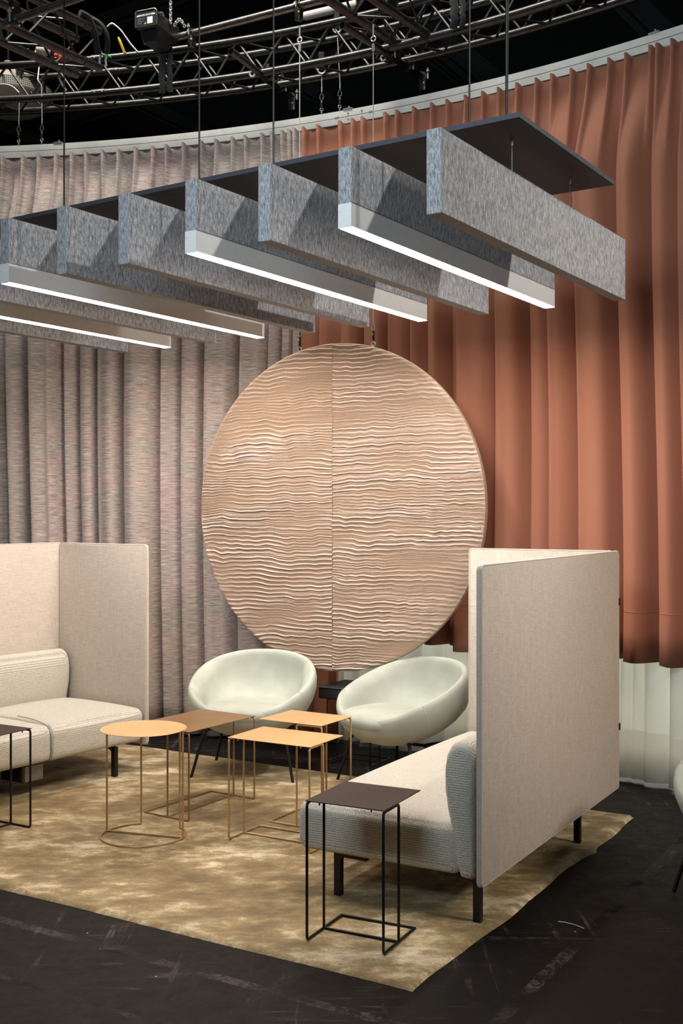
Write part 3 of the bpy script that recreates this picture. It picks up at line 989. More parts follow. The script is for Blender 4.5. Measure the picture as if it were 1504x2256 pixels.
    mb = MB(); mb.box(P(0.9, 0.42, 0.187), (1.6, 0.46, 0.012), 0.003, 1); mb.build('under_frame', BLACKM, e)
    if socket:
        mb = MB(); mb.box(P(0.985, 0.165, 0.137), (0.15, 0.19, 0.10), 0.012, 3); bx = mb.build('socket_box', BLACKP, e)
        mb = MB(); mb.box(P(0.99, 0.068, 0.135), (0.128, 0.006, 0.088), 0.004, 2)
        pl = mb.build('face_plate', plain('grey_plate', (0.17, 0.14, 0.115), 0.5), bx)
        mb = MB(); mb.lathe([(0.026, 0.0), (0.026, 0.005), (0.022, 0.006), (0.021, 0.002), (0.002, 0.002)], tuple(P(1.015, 0.0655, 0.135)), 20, 'Y'); mb.build('round_socket', BLACKP, bx)
        for dz in (-0.012, 0.006):
            mb = MB(); mb.box(P(0.958, 0.0645, 0.135 + dz), (0.016, 0.002, 0.006)); mb.build('usb_port', plain('port_red', (0.25, 0.05, 0.03), 0.5), bx)
    return e

sofa((-0.193, 4.70, 0.0), -1, 'oatmeal high-backed sofa turned away at right, outer screen toward the camera', BOUCLE)
sofa((-2.257, 5.481, 0.0), 1, 'cream high-backed sofa cut by the left edge with a socket under the seat', BOUCLE, True, 53.8, 1.06, (0.10, 1.555), 0.012)

# ------------------------------------------------------------------ tub chairs
def armchair(loc, beta, label):
    """faces local -y; rim is an ellipse tilted back"""
    e = empty('tub_chair', loc, 0, label, 'armchair', 'pale green tub chairs')
    e.rotation_euler = (0, 0, -beta)
    t = R_(20.5); a_, L = 0.378, 0.380
    C = Vector((0, 0.0, 0.578))
    e1 = Vector((1, 0, 0)); e2 = Vector((0, math.cos(t), math.sin(t))); nn = Vector((0, -math.sin(t), math.cos(t)))
    n = 96
    def ring(s, d, inside=False):
        out = []
        for k in range(n):
            f = 2 * math.pi * k / n
            # rim slightly squarer than an ellipse
            cx, sy = math.cos(f), math.sin(f)
            q = (abs(cx) ** 2.25 + abs(sy) ** 2.25) ** (-1 / 2.25)
            ss = s
            d2 = d - 0.040 * max(0.0, (-sy - 0.55) / 0.45) ** 1.0 if d > -0.1 else d
            if inside:                        # padded wings left and right of the back, bounded by the seams
                df = min(abs(f - R_(38)), abs(f - R_(142)))
                onwing = not (R_(38) < f < R_(142))
                k2 = min(1.0, df / R_(16)) ** 0.5 if onwing else 0.0
                fr = max(0.0, -sy)
                ss = s * (1 - 0.085 * k2 * (1 - fr) * min(1.0, (1 - s) / 0.12))
            out.append(C + e1 * (a_ * ss * cx * q) + e2 * (L * ss * sy * q) + nn * d2)
        return out
    inner = [(0.02, -0.240), (0.2, -0.239), (0.38, -0.234), (0.53, -0.220), (0.66, -0.190), (0.76, -0.145), (0.83, -0.095), (0.875, -0.047), (0.905, -0.010)]
    lip = [(0.93, 0.010), (0.965, 0.018), (1.0, 0.012), (1.022, -0.010), (1.028, -0.038)]
    outer = [(1.015, -0.080), (0.975, -0.130), (0.90, -0.180), (0.79, -0.217), (0.65, -0.243), (0.48, -0.260), (0.28, -0.268), (0.02, -0.27)]
    rings = [ring(*q, inside=True) for q in inner] + [ring(*q) for q in lip + outer]
    mb = MB()
    m = len(rings)
    verts = [v for r in rings for v in r]
    faces = []
    for i in range(m - 1):
        for k in range(n):
            l = (k + 1) % n
            faces.append((i * n + k, i * n + l, (i + 1) * n + l, (i + 1) * n + k))
    faces.append(tuple(range(n))); faces.append(tuple(range((m - 1) * n, m * n)))
    mb.raw(verts, faces)
    sh = mb.build('shell', VELVET, e, 80)
    # seat pad: soft disc filling the bowl, rolling over the front lip
    mb = MB()
    prof = []
    rr = 30
    vs, fs = [], []
    K = 56
    lev = [(0.02, 1.0), (0.3, 1.0), (0.55, 0.99), (0.72, 0.95), (0.84, 0.86), (0.92, 0.72), (0.975, 0.5), (1.0, 0.22), (0.99, -0.1), (0.95, -0.4), (0.85, -0.65), (0.6, -0.8), (0.02, -0.8)]
    for s, hgt in lev:
        for k in range(K):
            f = 2 * math.pi * k / K
            cx, sy = math.cos(f), math.sin(f)
            ex = 2.9 if sy < 0 else 2.2
            q = (abs(cx) ** ex + abs(sy) ** ex) ** (-1 / ex)
            x = 0.255 * s * cx * q; y = -0.07 + 0.290 * s * sy * q
            z = 0.402 + 0.064 * hgt - 0.10 * max(0, y)
            vs.append(Vector((x, y, z)))
    for i in range(len(lev) - 1):
        for k in range(K):
            l = (k + 1) % K
            fs.append((i * K + k, i * K + l, (i + 1) * K + l, (i + 1) * K + k))
    fs.append(tuple(range(K))); fs.append(tuple(range((len(lev) - 1) * K, len(lev) * K)))
    mb.raw(vs, fs); mb.build('seat_pad', VELVET, e, 80)
    # side seams running down the inside from the rim, over the rim and round the lip
    for f in (R_(38), R_(142)):
        pts = []
        for s, d in [(1.03, -0.05), (1.024, -0.010), (1.0, 0.013), (0.965, 0.019), (0.93, 0.011), (0.904, -0.010), (0.874, -0.047), (0.829, -0.095), (0.759, -0.144), (0.66, -0.188)]:
            cx, sy = math.cos(f), math.sin(f); q = (abs(cx) ** 2.25 + abs(sy) ** 2.25) ** (-1 / 2.25)
            pts.append(C + e1 * (a_ * s * cx * q) + e2 * (L * s * sy * q) + nn * d)
        mb = MB(); mb.tube(pts, 0.0024, 5); mb.build('side_seam', VSEAM, e)
    for f in (R_(-26), R_(206)):
        pts = []
        for s, d in [(0.874, -0.047), (0.904, -0.010), (0.93, 0.011), (0.965, 0.019), (1.0, 0.013), (1.023, -0.010), (1.029, -0.038), (1.016, -0.080), (0.976, -0.130), (0.901, -0.180)]:
            cx, sy = math.cos(f), math.sin(f); q = (abs(cx) ** 2.25 + abs(sy) ** 2.25) ** (-1 / 2.25)
            pts.append(C + e1 * (a_ * s * cx * q) + e2 * (L * s * sy * q) + nn * d)
        mb = MB(); mb.tube(pts, 0.0024, 5); mb.build('lip_seam', VSEAM, e)
    # frame: four tapering legs bent in under the shell
    for sx, sy in ((-1, -1), (1, -1), (-1, 1), (1, 1)):
        foot = Vector((sx * 0.315, -0.225 if sy < 0 else 0.25, 0.008))
        knee = Vector((sx * 0.245, -0.165 if sy < 0 else 0.20, 0.305 if sy < 0 else 0.27))
        hub = Vector((sx * 0.06, -0.02 if sy < 0 else 0.13, 0.268 if sy < 0 else 0.225))
        pts = fillet([foot, knee, hub], 0.06, 5)
        mb = MB(); mb.tube(pts, 0.0085, 10, r2=0.0145); mb.build('leg', BLACKM, e)
    mb = MB(); mb.box((0, 0.06, 0.245), (0.16, 0.22, 0.02), 0.006, 2, Matrix.Rotation(R_(-12), 3, 'X')); mb.build('hub_plate', BLACKM, e)
    return e

armchair((-0.545, 6.88, 0), R_(12), 'pale green tub chair facing the camera behind the bronze table')
armchair((0.35, 6.58, 0), R_(50), 'pale green tub chair turned left, half behind the right sofa')
armchair((1.745, 4.56, 0), R_(60), 'pale green tub chair of which only a sliver shows at the right edge')

# ------------------------------------------------------------------ side tables
def c_table(A, ang, w, d, h, base_d, label, plate_mat, rod_mat, name='side_table', rad=0.0055, group='wire-framed side tables', drawer=False):
    """A: floor point of the near end of the leg side; local x runs along the leg side, y away from it"""
    e = empty(name, A, ang, label, 'side table', group)
    q = base_d * 0.47
    top = h - 0.004 - rad
    z0 = rad + (0.014 if True else 0)
    if not drawer:
        mb = MB(); mb.box((w / 2, d / 2 - 0.004, h - 0.002), (w + 0.012, d, 0.004), 0.0012, 1); mb.build('table_top', plate_mat, e)
    else:
        mb = MB(); mb.box((w / 2, d / 2 - 0.02, h - 0.035), (w + 0.11, d, 0.07), 0.008, 3); tr = mb.build('drawer_box', plate_mat, e)
        mb = MB(); mb.box((w / 2, d / 2 - 0.02, h + 0.002), (w + 0.12, d + 0.01, 0.006), 0.002, 1); mb.build('table_top', plate_mat, e)
        mb = MB(); mb.box((w / 2, -0.0205, h - 0.020), (0.14, 0.003, 0.012), 0.001, 1); mb.build('grip_slot', GROOVE, tr)
        top = h - 0.07 - rad
    for x in (0.0, w):
        sx = 1 if x == 0 else -1
        mb = MB()
        pts = [(x, base_d, z0), (x, 0, z0), (x, 0, top), (x, q, top), (x, q, z0)]
        mb.tube(fillet(pts, 0.014, 4), rad, 8); mb.build('side_frame', rod_mat, e)
    mb = MB(); mb.tube([(0, q, z0), (w, q, z0)], rad, 8); mb.build('cross_bar', rod_mat, e)
    mb = MB(); mb.tube([(0, base_d, z0), (w, base_d, z0)], rad, 8); mb.build('rear_bar', rod_mat, e)
    for x, y in ((0.0, 0.012), (w, 0.012), (0.02, base_d), (w - 0.02, base_d)):
        mb = MB(); mb.tube([(x, y, 0.0135), (x, y, z0)], rad * 0.9, 6); mb.build('glide', BLACKP, e)
    for x in (0.05, w - 0.05):
        mb = MB(); mb.tube([(x, 0.004, h - 0.014), (x, 0.004, h - 0.004)], 0.003, 6); mb.build('stop_pin', rod_mat, e)
    return e

def ang(v): return math.atan2(v[1], v[0])

# local x = direction of the leg side, local y = 90 degrees to its left
c_table((-0.1275, 4.159, 0), ang((0.2767, -0.139)), 0.310, 0.335, 0.535, 0.288, 'dark brown wire side table in front of the right sofa', BROWN, BLACKM)
c_table((-0.544, 5.443, 0), ang((0.395, -0.224)), 0.455, 0.313, 0.512, 0.268, 'pale brass square side table in front, its foot tucked under the right sofa', GOLD, GOLDROD, rad=0.005)
c_table((-0.098, 5.592, 0), ang((0.149, 0.250)), 0.285, 0.375, 0.54, 0.315, 'pale brass square side table farther back, in front of the right tub chair', GOLD, GOLDROD, rad=0.005)
c_table((-0.780, 5.757, 0), ang((0.300, 0.450)), 0.540, 0.390, 0.476, 0.311, 'long brown bronze side table behind the round brass one', BRONZE, BRONZEROD, rad=0.005)
ln = Vector((-0.5, -0.866, 0))
c_table(tuple(Vector((-1.559, 5.644, 0)) + ln * 0.335), ang((0.5, 0.866)), 0.335, 0.345, 0.516, 0.29, 'dark brown wire side table cut by the left edge before the cream sofa', BROWN, BLACKM)
c_table((-0.090, 7.150, 0), ang((0.866, -0.5)), 0.31, 0.34, 0.485, 0.27, 'black side table with a drawer box, half hidden behind the right tub chair', BLACKP, BLACKM, 'drawer_table', drawer=True)

def round_table():
    c = Vector((-0.97, 5.515, 0)); r = 0.206; h = 0.542; rad = 0.005; z0 = 0.0195
    e = empty('round_side_table', c, 0, 'round pale brass wire side table with a ring foot', 'side table', 'wire-framed side tables')
    mb = MB(); mb.lathe([(0.002, h - 0.004), (0.208, h - 0.004), (0.210, h - 0.002), (0.208, h), (0.002, h)], (0, 0, 0), 72); mb.build('table_top', GOLD, e)
    A1, A2, A3, A4 = R_(160), R_(103), R_(39), R_(-14)
    def at(a, z): return Vector((r * math.cos(a), r * math.sin(a), z))
    mb = MB(); mb.tube([at(A2 + (2 * math.pi + A3 - A2) * i / 48, z0) for i in range(49)], rad, 8); mb.build('ring_foot', GOLDROD, e)
    mb = MB(); mb.tube([at(A1, z0), at(A4, z0)], rad, 8); mb.build('chord_bar', GOLDROD, e)
    for a in (A1, A2, A3, A4):
        mb = MB(); mb.tube([at(a, z0), at(a, h - 0.006)], rad, 8); mb.build('leg', GOLDROD, e)
    for a in (R_(200), R_(300), R_(70 + 80)):
        mb = MB(); mb.tube([at(a, 0.0135), at(a, z0)], 0.0045, 6); mb.build('glide', BLACKP, e)
round_table()

# a loose pale thread on the floor
mb = MB(); mb.tube([fl(1229, 2030, 0.002) - fl(1255, 2036), fl(1245, 2032, 0.002) - fl(1255, 2036), fl(1265, 2037, 0.002) - fl(1255, 2036), fl(1286, 2045, 0.002) - fl(1255, 2036)], 0.0018, 5)
o = mb.build('thread', PAPER); o.location = fl(1255, 2036); tag(o, 'short pale curved thread lying on the black floor at right', 'thread')

# ------------------------------------------------------------------ rig: ring truss, straight trusses, pipes
def truss_from(name, label, path, side, w, h, step, r=0.0275, rb=0.0085, group='black box trusses', joints=()):
    """path: list of centre points; side(i): horizontal unit vector across at point i"""
    c = path[len(path) // 2]
    e = empty(name, c, 0, label, 'truss', group)
    def pt(i, sx, sz):
        return path[i] + side(i) * (sx * w / 2) + Vector((0, 0, sz * h / 2)) - c
    for sx in (-1, 1):
        for sz in (-1, 1):
            mb = MB(); mb.tube([pt(i, sx, sz) for i in range(len(path))], r, 12); mb.build('chord', TRUSS, e)
    k = 0
    i = 0
    def brace(a, b):
        mb = MB(); mb.tube([a, b], rb, 6); mb.build('brace', BRACE, e)
    while i + step < len(path):
        j = i + step
        s = 1 if k % 2 == 0 else -1
        brace(pt(i, -1, s), pt(j, -1, -s))
        brace(pt(i, 1, s), pt(j, 1, -s))
        brace(pt(i, s, -1), pt(j, -s, -1))
        brace(pt(i, -s, 1), pt(j, s, 1))
        i = j; k += 1
    for jx in joints:
        for sx in (-1, 1):
            for sz in (-1, 1):
                p, q = pt(jx, sx, sz), pt(jx + 1, sx, sz)
                d = (q - p).normalized()
                mb = MB(); mb.tube([p - d * 0.05, p + d * 0.05], r + 0.004, 12)
                mb.build('coupler', TRUSS, e)
                for s in (-0.03, 0.03):
                    mb = MB(); b0 = p + d * s + Vector((0, -r - 0.001, 0)); mb.tube([b0, b0 + Vector((0, -0.010, 0))], 0.006, 6); mb.build('pin', STEEL, e)
    return e

RT = 7.51; ZTR = 4.765
a0, a1 = ang_px(-620, RT), ang_px(1780, RT)
NR = 172
rpath = [ap(a0 + (a1 - a0) * i / NR, RT, ZTR) for i in range(NR + 1)]
truss_from('ring_truss', 'curved black box truss running above the curtain rail', rpath,
           lambda i: (rpath[i] - Vector((AC.x, AC.y, ZTR))).normalized(), 0.245, 0.25, 4, joints=(int(172 * (ang_px(240, RT) - a0) / (a1 - a0)), int(172 * (ang_px(960, RT) - a0) / (a1 - a0))))

def straight(name, label, a, b, w, h, n, step, joints=()):
    pth = [a.lerp(b, i / n) for i in range(n + 1)]
    d = (b - a).normalized(); sd = Vector((d.y, -d.x, 0))
    return truss_from(name, label, pth, lambda i: sd, w, h, step, joints=joints)

dT2 = Vector((0.575, 0.818, 0))
cT2 = Vector((0.42, 7.24, ZTR + 0.02))
straight('straight_truss', 'straight black box truss crossing overhead right of the round panel cables', cT2 - dT2 * 2.4, cT2 + dT2 * 0.20, 0.23, 0.25, 24, 2, joints=(22,))
dT3 = Vector((0.545, 0.838, 0))
cT3 = Vector((-2.045, 7.31, ZTR))
straight('straight_truss', 'straight black box truss at the top left corner meeting the curved truss', cT3 - dT3 * 1.6, cT3 + dT3 * 0.55, 0.22, 0.25, 20, 2, joints=(19,))

def pipe(label, a, b, r, mat, clamps=(), eye=None, group='rig pipes', end=True):
    e = empty('rig_pipe', (a + b) / 2, 0, label, 'pipe', group)
    c = (a + b) / 2; d = (b - a).normalized()
    mb = MB()
    # open tube end: wall thickness shows
    n = 16
    u = d.cross(Vector((0, 0, 1))).normalized(); w = d.cross(u)
    rings = []
    for p, rr in ((a, r * 0.82), (a + d * 0.06, r * 0.82)):
        rings.append([p - c + (u * math.cos(2 * math.pi * k / n) + w * math.sin(2 * math.pi * k / n)) * rr for k in range(n)])
    outer = [[p - c + (u * math.cos(2 * math.pi * k / n) + w * math.sin(2 * math.pi * k / n)) * r for k in range(n)] for p in (a, b)]
    allr = [rings[1], rings[0], outer[0], outer[1]]
    verts = [v for q in allr for v in q]; faces = [tuple(range(n)), tuple(range(3 * n, 4 * n))]
    for i in range(3):
        for k in range(n):
            l = (k + 1) % n; faces.append((i * n + k, i * n + l, (i + 1) * n + l, (i + 1) * n + k))
    mb.raw(verts, faces); mb.build('tube', mat, e)
    for t, up in clamps:
        p = a.lerp(b, t) - c
        mb = MB(); mb.tube([p - d * 0.022, p + d * 0.022], r + 0.009, 8)
        mb.box(p + Vector((0, 0, up * 0.05)), (0.045, 0.055, 0.10), 0.012, 2, d.to_track_quat('X', 'Z').to_matrix())
        cl = mb.build('clamp', TRUSS, e)
        mb = MB(); q = p + u * (r + 0.012); mb.tube([q - Vector((0, 0, 0.02)), q + Vector((0, 0, 0.055))], 0.0055, 6); mb.tube([q + Vector((0, 0, 0.03)), q + Vector((0, 0, 0.042))], 0.012, 6); mb.build('clamp_bolt', STEEL, cl)
        mb = MB(); mb.box(p + Vector((0, -0.031, up * 0.05)), (0.011, 0.004, 0.009)); mb.build('load_mark', YELLOW, cl)
    if eye is not None:
        p = a.lerp(b, eye) - c
        mb = MB(); q = p - u * (r + 0.030)
        mb.tube(arc_pts(q, 0.020, 0, 2 * math.pi, 18, u, Vector((0, 0, 1)))[:-1], 0.007, 8, True); mb.build('ring_eye', STEEL, e)
    return e

# pipe that carries the front rods of the black board
zP = 4.24
aP = Vector((-1.81, 6.075, zP)); vv = Vector((0.84, -0.543, 0))
pipe('pipe at the top left corner carrying a rod of the black board', aP, aP + vv * 3.4, 0.021, PIPE, ((0.02, 1),))
# shiny pipe that the left cable of the round panel hangs from
vP2 = Vector((0.873, -0.488, 0))
aP2 = Vector((-1.15, 7.84, 4.905))
pipe('shiny steel pipe running from the chain hoist up to the right', aP2, aP2 + vP2 * 1.9, 0.025, PIPE, ((0.07, -1), (0.525, -1)))
# two stubs hooked under the ring truss, pointing inward
for (x0, y0, x1, y1, Y, ey, lb) in ((509, 113, 648, 218, 7.40, 0.42, 'open-ended pipe stub clamped under the curved truss left of the cables'),
                                    (754, 55, 937, 173, 6.95, 0.55, 'open-ended pipe stub clamped under the curved truss right of the cables')):
    z = EYE + (1128 - y0) * Y / F
    a = px(x0, y0, Y)
    Y1 = (z - EYE) * F / (1128 - y1)
    pipe(lb, a, px(x1, y1, Y1), 0.024, TRUSS, ((0.55, 1), (0.78, 1), (0.97, -1)), ey)

# safety cables between the ring truss and the rail
def safety(xt, yt, xb, yb, label):
    a = ang_px(xb, AR + 0.017); base = ap(a, AR + 0.017, 4.372)
    e = empty('safety_cable', base, 0, label, 'cable', 'safety cables between truss and rail')
    t = px(xt, yt, base.y) - base
    mb = MB(); mb.tube([(0, 0, 0.0), (0, 0, 0.02)], 0.006, 6); mb.tube(arc_pts((0, 0, 0.026), 0.010, 0, 2 * math.pi, 12, Vector((1, 0, 0)), Vector((0, 0, 1)))[:-1], 0.0035, 6, True); mb.build('rail_eye', STEEL, e)
    mb = MB(); mb.box((0, 0, 0.067), (0.016, 0.012, 0.062), 0.004, 2); h = mb.build('snap_hook', BLACKP, e)
    mb = MB(); mb.box((0.002, -0.001, 0.080), (0.007, 0.013, 0.014)); mb.build('yellow_mark', YELLOW, h)
    mb = MB(); mb.tube([(0, 0, 0.092), (-0.013, 0, 0.105), (-0.011, 0, 0.118), (0.002, 0, 0.150), (0.013, 0, 0.118), (0.013, 0, 0.105)], 0.003, 6, True); mb.build('thimble', STEEL, e)
    mb = MB(); mb.tube([(0.002, 0, 0.148), (0.002, 0, 0.19)], 0.0045, 6); mb.tube([(0.002, 0, 0.18), t], 0.003, 6); mb.build('wire', WIREM, e)
    mb = MB(); mb.box(t + Vector((0, 0, 0.05)), (0.05, 0.06, 0.11), 0.008, 1); cl = mb.build('clamp', TRUSS, e)
    mb = MB(); mb.tube(arc_pts(t + Vector((0, -0.01, -0.02)), 0.024, 0, 2 * math.pi, 16, Vector((1, 0, 0)), Vector((0, 0, 1)))[:-1], 0.007, 8, True); mb.build('shackle', STEEL, e)
safety(44, 175, 41, 318, 'safety cable with snap hook nearest the left edge of the picture')
safety(92, 205, 92, 316, 'safety cable with a bright loop beside the leftmost board rod')
safety(708, 150, 708, 254, 'safety cable between the two cables of the round panel, left one')
safety(742, 60, 748, 247, 'safety cable between the two cables of the round panel, right one')

# chain hoist
def text_mesh(name, body, size, mat, parent, loc, rot, ext=0.0006, bold=0.0):
    cu = bpy.data.curves.new(name, 'FONT'); cu.body = body; cu.size = size; cu.extrude = ext; cu.align_x = 'CENTER'; cu.align_y = 'CENTER'; cu.offset = bold
    t = bpy.data.objects.new(name, cu)
    COL.objects.link(t)
    dg = bpy.context.evaluated_depsgraph_get()
    me = bpy.data.meshes.new_from_object(t.evaluated_get(dg))
    bpy.data.objects.remove(t)
    me.materials.clear(); me.materials.append(mat)
    o = bpy.data.objects.new(name, me)
    o.location = loc; o.rotation_euler = rot
    return link(o, parent)

def hoist():
    c = px(346, 104, 7.72)
    e = empty('chain_hoist', c, R_(-22), 'black motor chain hoist with a white name plate on the curved truss', 'chain hoist')
    mb = MB()
    mb.prism([(-0.082, 0.09), (-0.066, 0.075), (0.066, 0.075), (0.082, 0.09), (0.082, 0.175), (0.066, 0.195), (-0.066, 0.195), (-0.082, 0.175)], (1, 0, 0), (0, 0, 1), (0, 1, 0), (0, -0.14, 0.0), 0.30)
    mb.build('motor_body', BLACKP, e, 20)
    mb = MB(); mb.tube(fillet([(-0.084, -0.141, 0.09), (-0.084, -0.141, 0.19), (-0.07, -0.141, 0.198), (0.07, -0.141, 0.198), (0.084, -0.141, 0.18), (0.084, -0.141, 0.09)], 0.012), 0.0035, 6); mb.build('front_rim', PIPE, e)
    mb = MB(); mb.prism([(-0.05, 0.0), (0.05, 0.0), (0.072, 0.078), (-0.072, 0.078)], (1, 0, 0), (0, 0, 1), (0, 1, 0), (0, -0.10, 0.0), 0.18); mb.build('gear_housing', BLACKP, e, 20)
    mb = MB(); mb.tube(fillet([(-0.035, -0.02, 0.19), (-0.022, -0.02, 0.222), (0.052, -0.02, 0.222), (0.07, -0.02, 0.19)], 0.01), 0.006, 8); mb.build('carry_handle', BLACKM, e)
    mb = MB(); mb.box((0, -0.1415, 0.132), (0.150, 0.002, 0.096), 0.0008, 1); pl = mb.build('name_plate', plain('plate_black', (0.008, 0.008, 0.01), 0.5), e)
    mb = MB(); mb.box((-0.060, -0.1432, 0.163), (0.024, 0.0012, 0.009)); mb.box((0.060, -0.1432, 0.163), (0.024, 0.0012, 0.009)); mb.build('white_bar', PAPER, pl)
    text_mesh('lettering', 'CHAIN-MASTER', 0.0165, PAPER, pl, (0, -0.1432, 0.163), (R_(90), 0, 0), 0.0006, 0.0003)
    mb = MB(); mb.box((0.031, -0.1432, 0.125), (0.042, 0.0012, 0.045)); mb.build('sticker', PAPER, pl)
    mb = MB(); mb.prism([(0, 0), (0.016, 0), (0.008, 0.014)], (1, 0, 0), (0, 0, 1), (0, 1, 0), (-0.014, -0.1436, 0.102), 0.001); mb.build('warning_triangle', YELLOW, pl, 0)
    for k, w in enumerate((0.030, 0.055, 0.028, 0.050, 0.036, 0.033)):
        mb = MB(); mb.box((-0.066 + w / 2, -0.1432, 0.146 - k * 0.0075), (w, 0.001, 0.0016)); mb.build('print_line', plain('plate_grey', (0.30, 0.30, 0.30), 0.6) if k == 0 else bpy.data.materials['plate_grey'], pl, 0)
    mb = MB()
    x, y = 0.095, 0.02
    for i in range(24):
        ax = Vector((1, 0, 0)) if i % 2 else Vector((0, 1, 0))
        cc = Vector((x, y, 0.165 + i * 0.0185))
        pts = [cc + ax * (0.0085 * math.cos(t)) + Vector((0, 0, 0.0085 * math.sin(t) + (0.004 if math.sin(t) > 0 else -0.004))) for t in [2 * math.pi * k / 10 for k in range(10)]]
        mb.tube(pts, 0.0038, 5, True)
    ch = mb.build('lift_chain', STEEL, e, label='bright steel lifting chain')
    mb = MB()
    for i in range(9):
        t = i / 8
        cc = Vector((0.11 + 0.075 * t, 0.05, 0.155 + 0.04 * math.sin(math.pi * t) - 0.02 * t))
        ax = Vector((0, 1, 0)) if i % 2 else Vector((1, 0, 0))
        pts = [cc + ax * (0.0085 * math.cos(q)) + Vector((0, 0, 0.011 * math.sin(q))) for q in [2 * math.pi * k / 10 for k in range(10)]]
        mb.tube(pts, 0.0036, 5, True)
    mb.build('slack_chain', STEEL, e, label='loose loop of bright chain')
    mb = MB(); mb.lathe([(0.02, 0.0), (0.02, 0.03), (0.012, 0.04), (0.002, 0.04)], (-0.045, -0.06, 0.005), 10, 'Z'); mb.build('bolt_cap', STEEL, e)
    # strap that ties the hoist to the truss chords
    for x, w in ((0.030, 0.062), (0.112, 0.058)):
        pass
    return e
hoist()

def strap(xc, w, y0, y1, Y, label):
    a, b = px(xc, y0, Y), px(xc, y1, Y)
    e_pts = []
    n = 14
    mb = MB()
    verts, faces = [], []
    for i in range(n + 1):
        t = i / n
        p = a.lerp(b, t) - b
        wob = 0.004 * math.sin(t * 17 + xc) + 0.003 * math.sin(t * 41)
        tw = w * (1 + 0.05 * math.sin(t * 5 + xc))
        yo = -0.012 * math.sin(math.pi * t) - 0.002 * math.sin(t * 9 + xc)
        for sx, sy in ((-1, 0), (-0.3, -0.006), (0.3, -0.004), (1, 0), (1, 0.01), (-1, 0.01)):
            verts.append(p + Vector((sx * tw / 2 + wob, yo + sy, 0)))
    for i in range(n):
        for k in range(6):
            l = (k + 1) % 6; faces.append((i * 6 + k, i * 6 + l, i * 6 + 6 + l, i * 6 + 6 + k))
    faces += [tuple(range(6)), tuple(range(n * 6, n * 6 + 6))]
    mb.raw(verts, faces)
    o = mb.build('strap', TAPEK, None, 60); o.location = b
    tag(o, label, 'strap', 'black straps wrapped on the truss')
strap(358, 0.048, 106, 205, 7.84, 'black strap below the chain hoist, left of a pair')
strap(374, 0.038, 104, 203, 7.83, 'black strap below the chain hoist, right of a pair')
strap(1000, 0.050, -12, 62, 7.0, 'black strap on the truss at top right, left of a pair')
strap(1019, 0.038, -12, 60, 6.99, 'black strap on the truss at top right, beside the tall rod')

def cable(pts, r, mat, label, group='loose cables on the truss', name='cable'):
    P = [px(*p) for p in pts]
    c = P[-1]
    q = fillet([p - c for p in P], 0.2, 6)
    mb = MB(); mb.tube(q, r, 8); o = mb.build(name, mat); o.location = c
    tag(o, label, 'cable', group)
cable([(176, 28, 7.55), (196, 38, 7.6), (208, 72, 7.65), (216, 118, 7.75)], 0.024, TAPEK, 'thick black cable bundle draped over the top left truss end')
cable([(196, 38, 7.72), (222, 52, 7.72), (238, 82, 7.75), (236, 118, 7.8)], 0.019, TAPEK, 'thinner black cable bundle right of the thick one at top left')
cable([(236, 60, 7.9), (246, 50, 7.9), (266, 66, 7.9), (288, 98, 7.9), (304, 116, 7.9)], 0.007, PIPE, 'grey cable arching over the truss joint left of the hoist')
cable([(-5, 186, 8.15), (12, 185, 8.15), (28, 190, 8.15), (42, 204, 8.15)], 0.005, PAPER, 'thin white cable curving in front of the cream dome lamp')
pc = ap(ang_px(86, 7.385), 7.385, ZTR + 0.10)
cable([(86, 1128 - (pc.z - EYE) * F / pc.y, pc.y), (83, 176, 7.95), (92, 188, 7.95), (92, 212, 7.95)], 0.004, PAPER, 'thin white cable above the second safety cable')
cable([(128, 150, 7.9), (131, 176, 7.9), (143, 196, 7.9), (146, 200, 7.9)], 0.008, CREAM, 'cream lead hanging beside the leftmost board rod')

# dome lamp behind the truss at the left edge
def dome():
    c = px(18, 232, 8.75)
    e = empty('dome_lamp', c, 0, 'wide cream dome lamp with a perforated rim behind the truss at left', 'lamp')
    mb = MB(); mb.lathe([(0.01, -0.075), (0.12, -0.068), (0.22, -0.045), (0.30, -0.005), (0.335, 0.03), (0.34, 0.05)], (0, 0, 0), 48); mb.build('bowl', CREAM, e)
    m = NT('perforated_band')
    tc = m.n('ShaderNodeTexCoord'); sp = m.n('ShaderNodeSeparateXYZ', {0: (tc, 'Object')})
    an = m.math('ARCTAN2', (sp, 1), (sp, 0))
    u = m.math('MULTIPLY', an, 22.0); v = m.math('MULTIPLY', (sp, 2), 65.0)
    cv = m.n('ShaderNodeCombineXYZ', {0: u, 1: v, 2: 0.0})
    vo = m.n('ShaderNodeTexVoronoi', {'Vector': cv, 'Scale': 1.0, 'Randomness': 0.0})
    m.set(Base_Color=m.ramp((vo, 0), [(0.30, (0.012, 0.012, 0.012)), (0.36, (0.36, 0.33, 0.27))]), Roughness=0.6)
    mb = MB(); mb.lathe([(0.34, 0.05), (0.335, 0.115), (0.30, 0.12)], (0, 0, 0), 64); mb.build('perforated_rim', m.m, e)
    mb = MB(); mb.lathe([(0.30, 0.12), (0.27, 0.19), (0.18, 0.24), (0.05, 0.26), (0.03, 0.34)], (0, 0, 0), 40); mb.build('cap', CREAM, e)
    mb = MB(); mb.tube([(0, 0, 0.3), (0, 0, 1.6)], 0.012, 8); mb.build('stem', BLACKM, e)
dome()

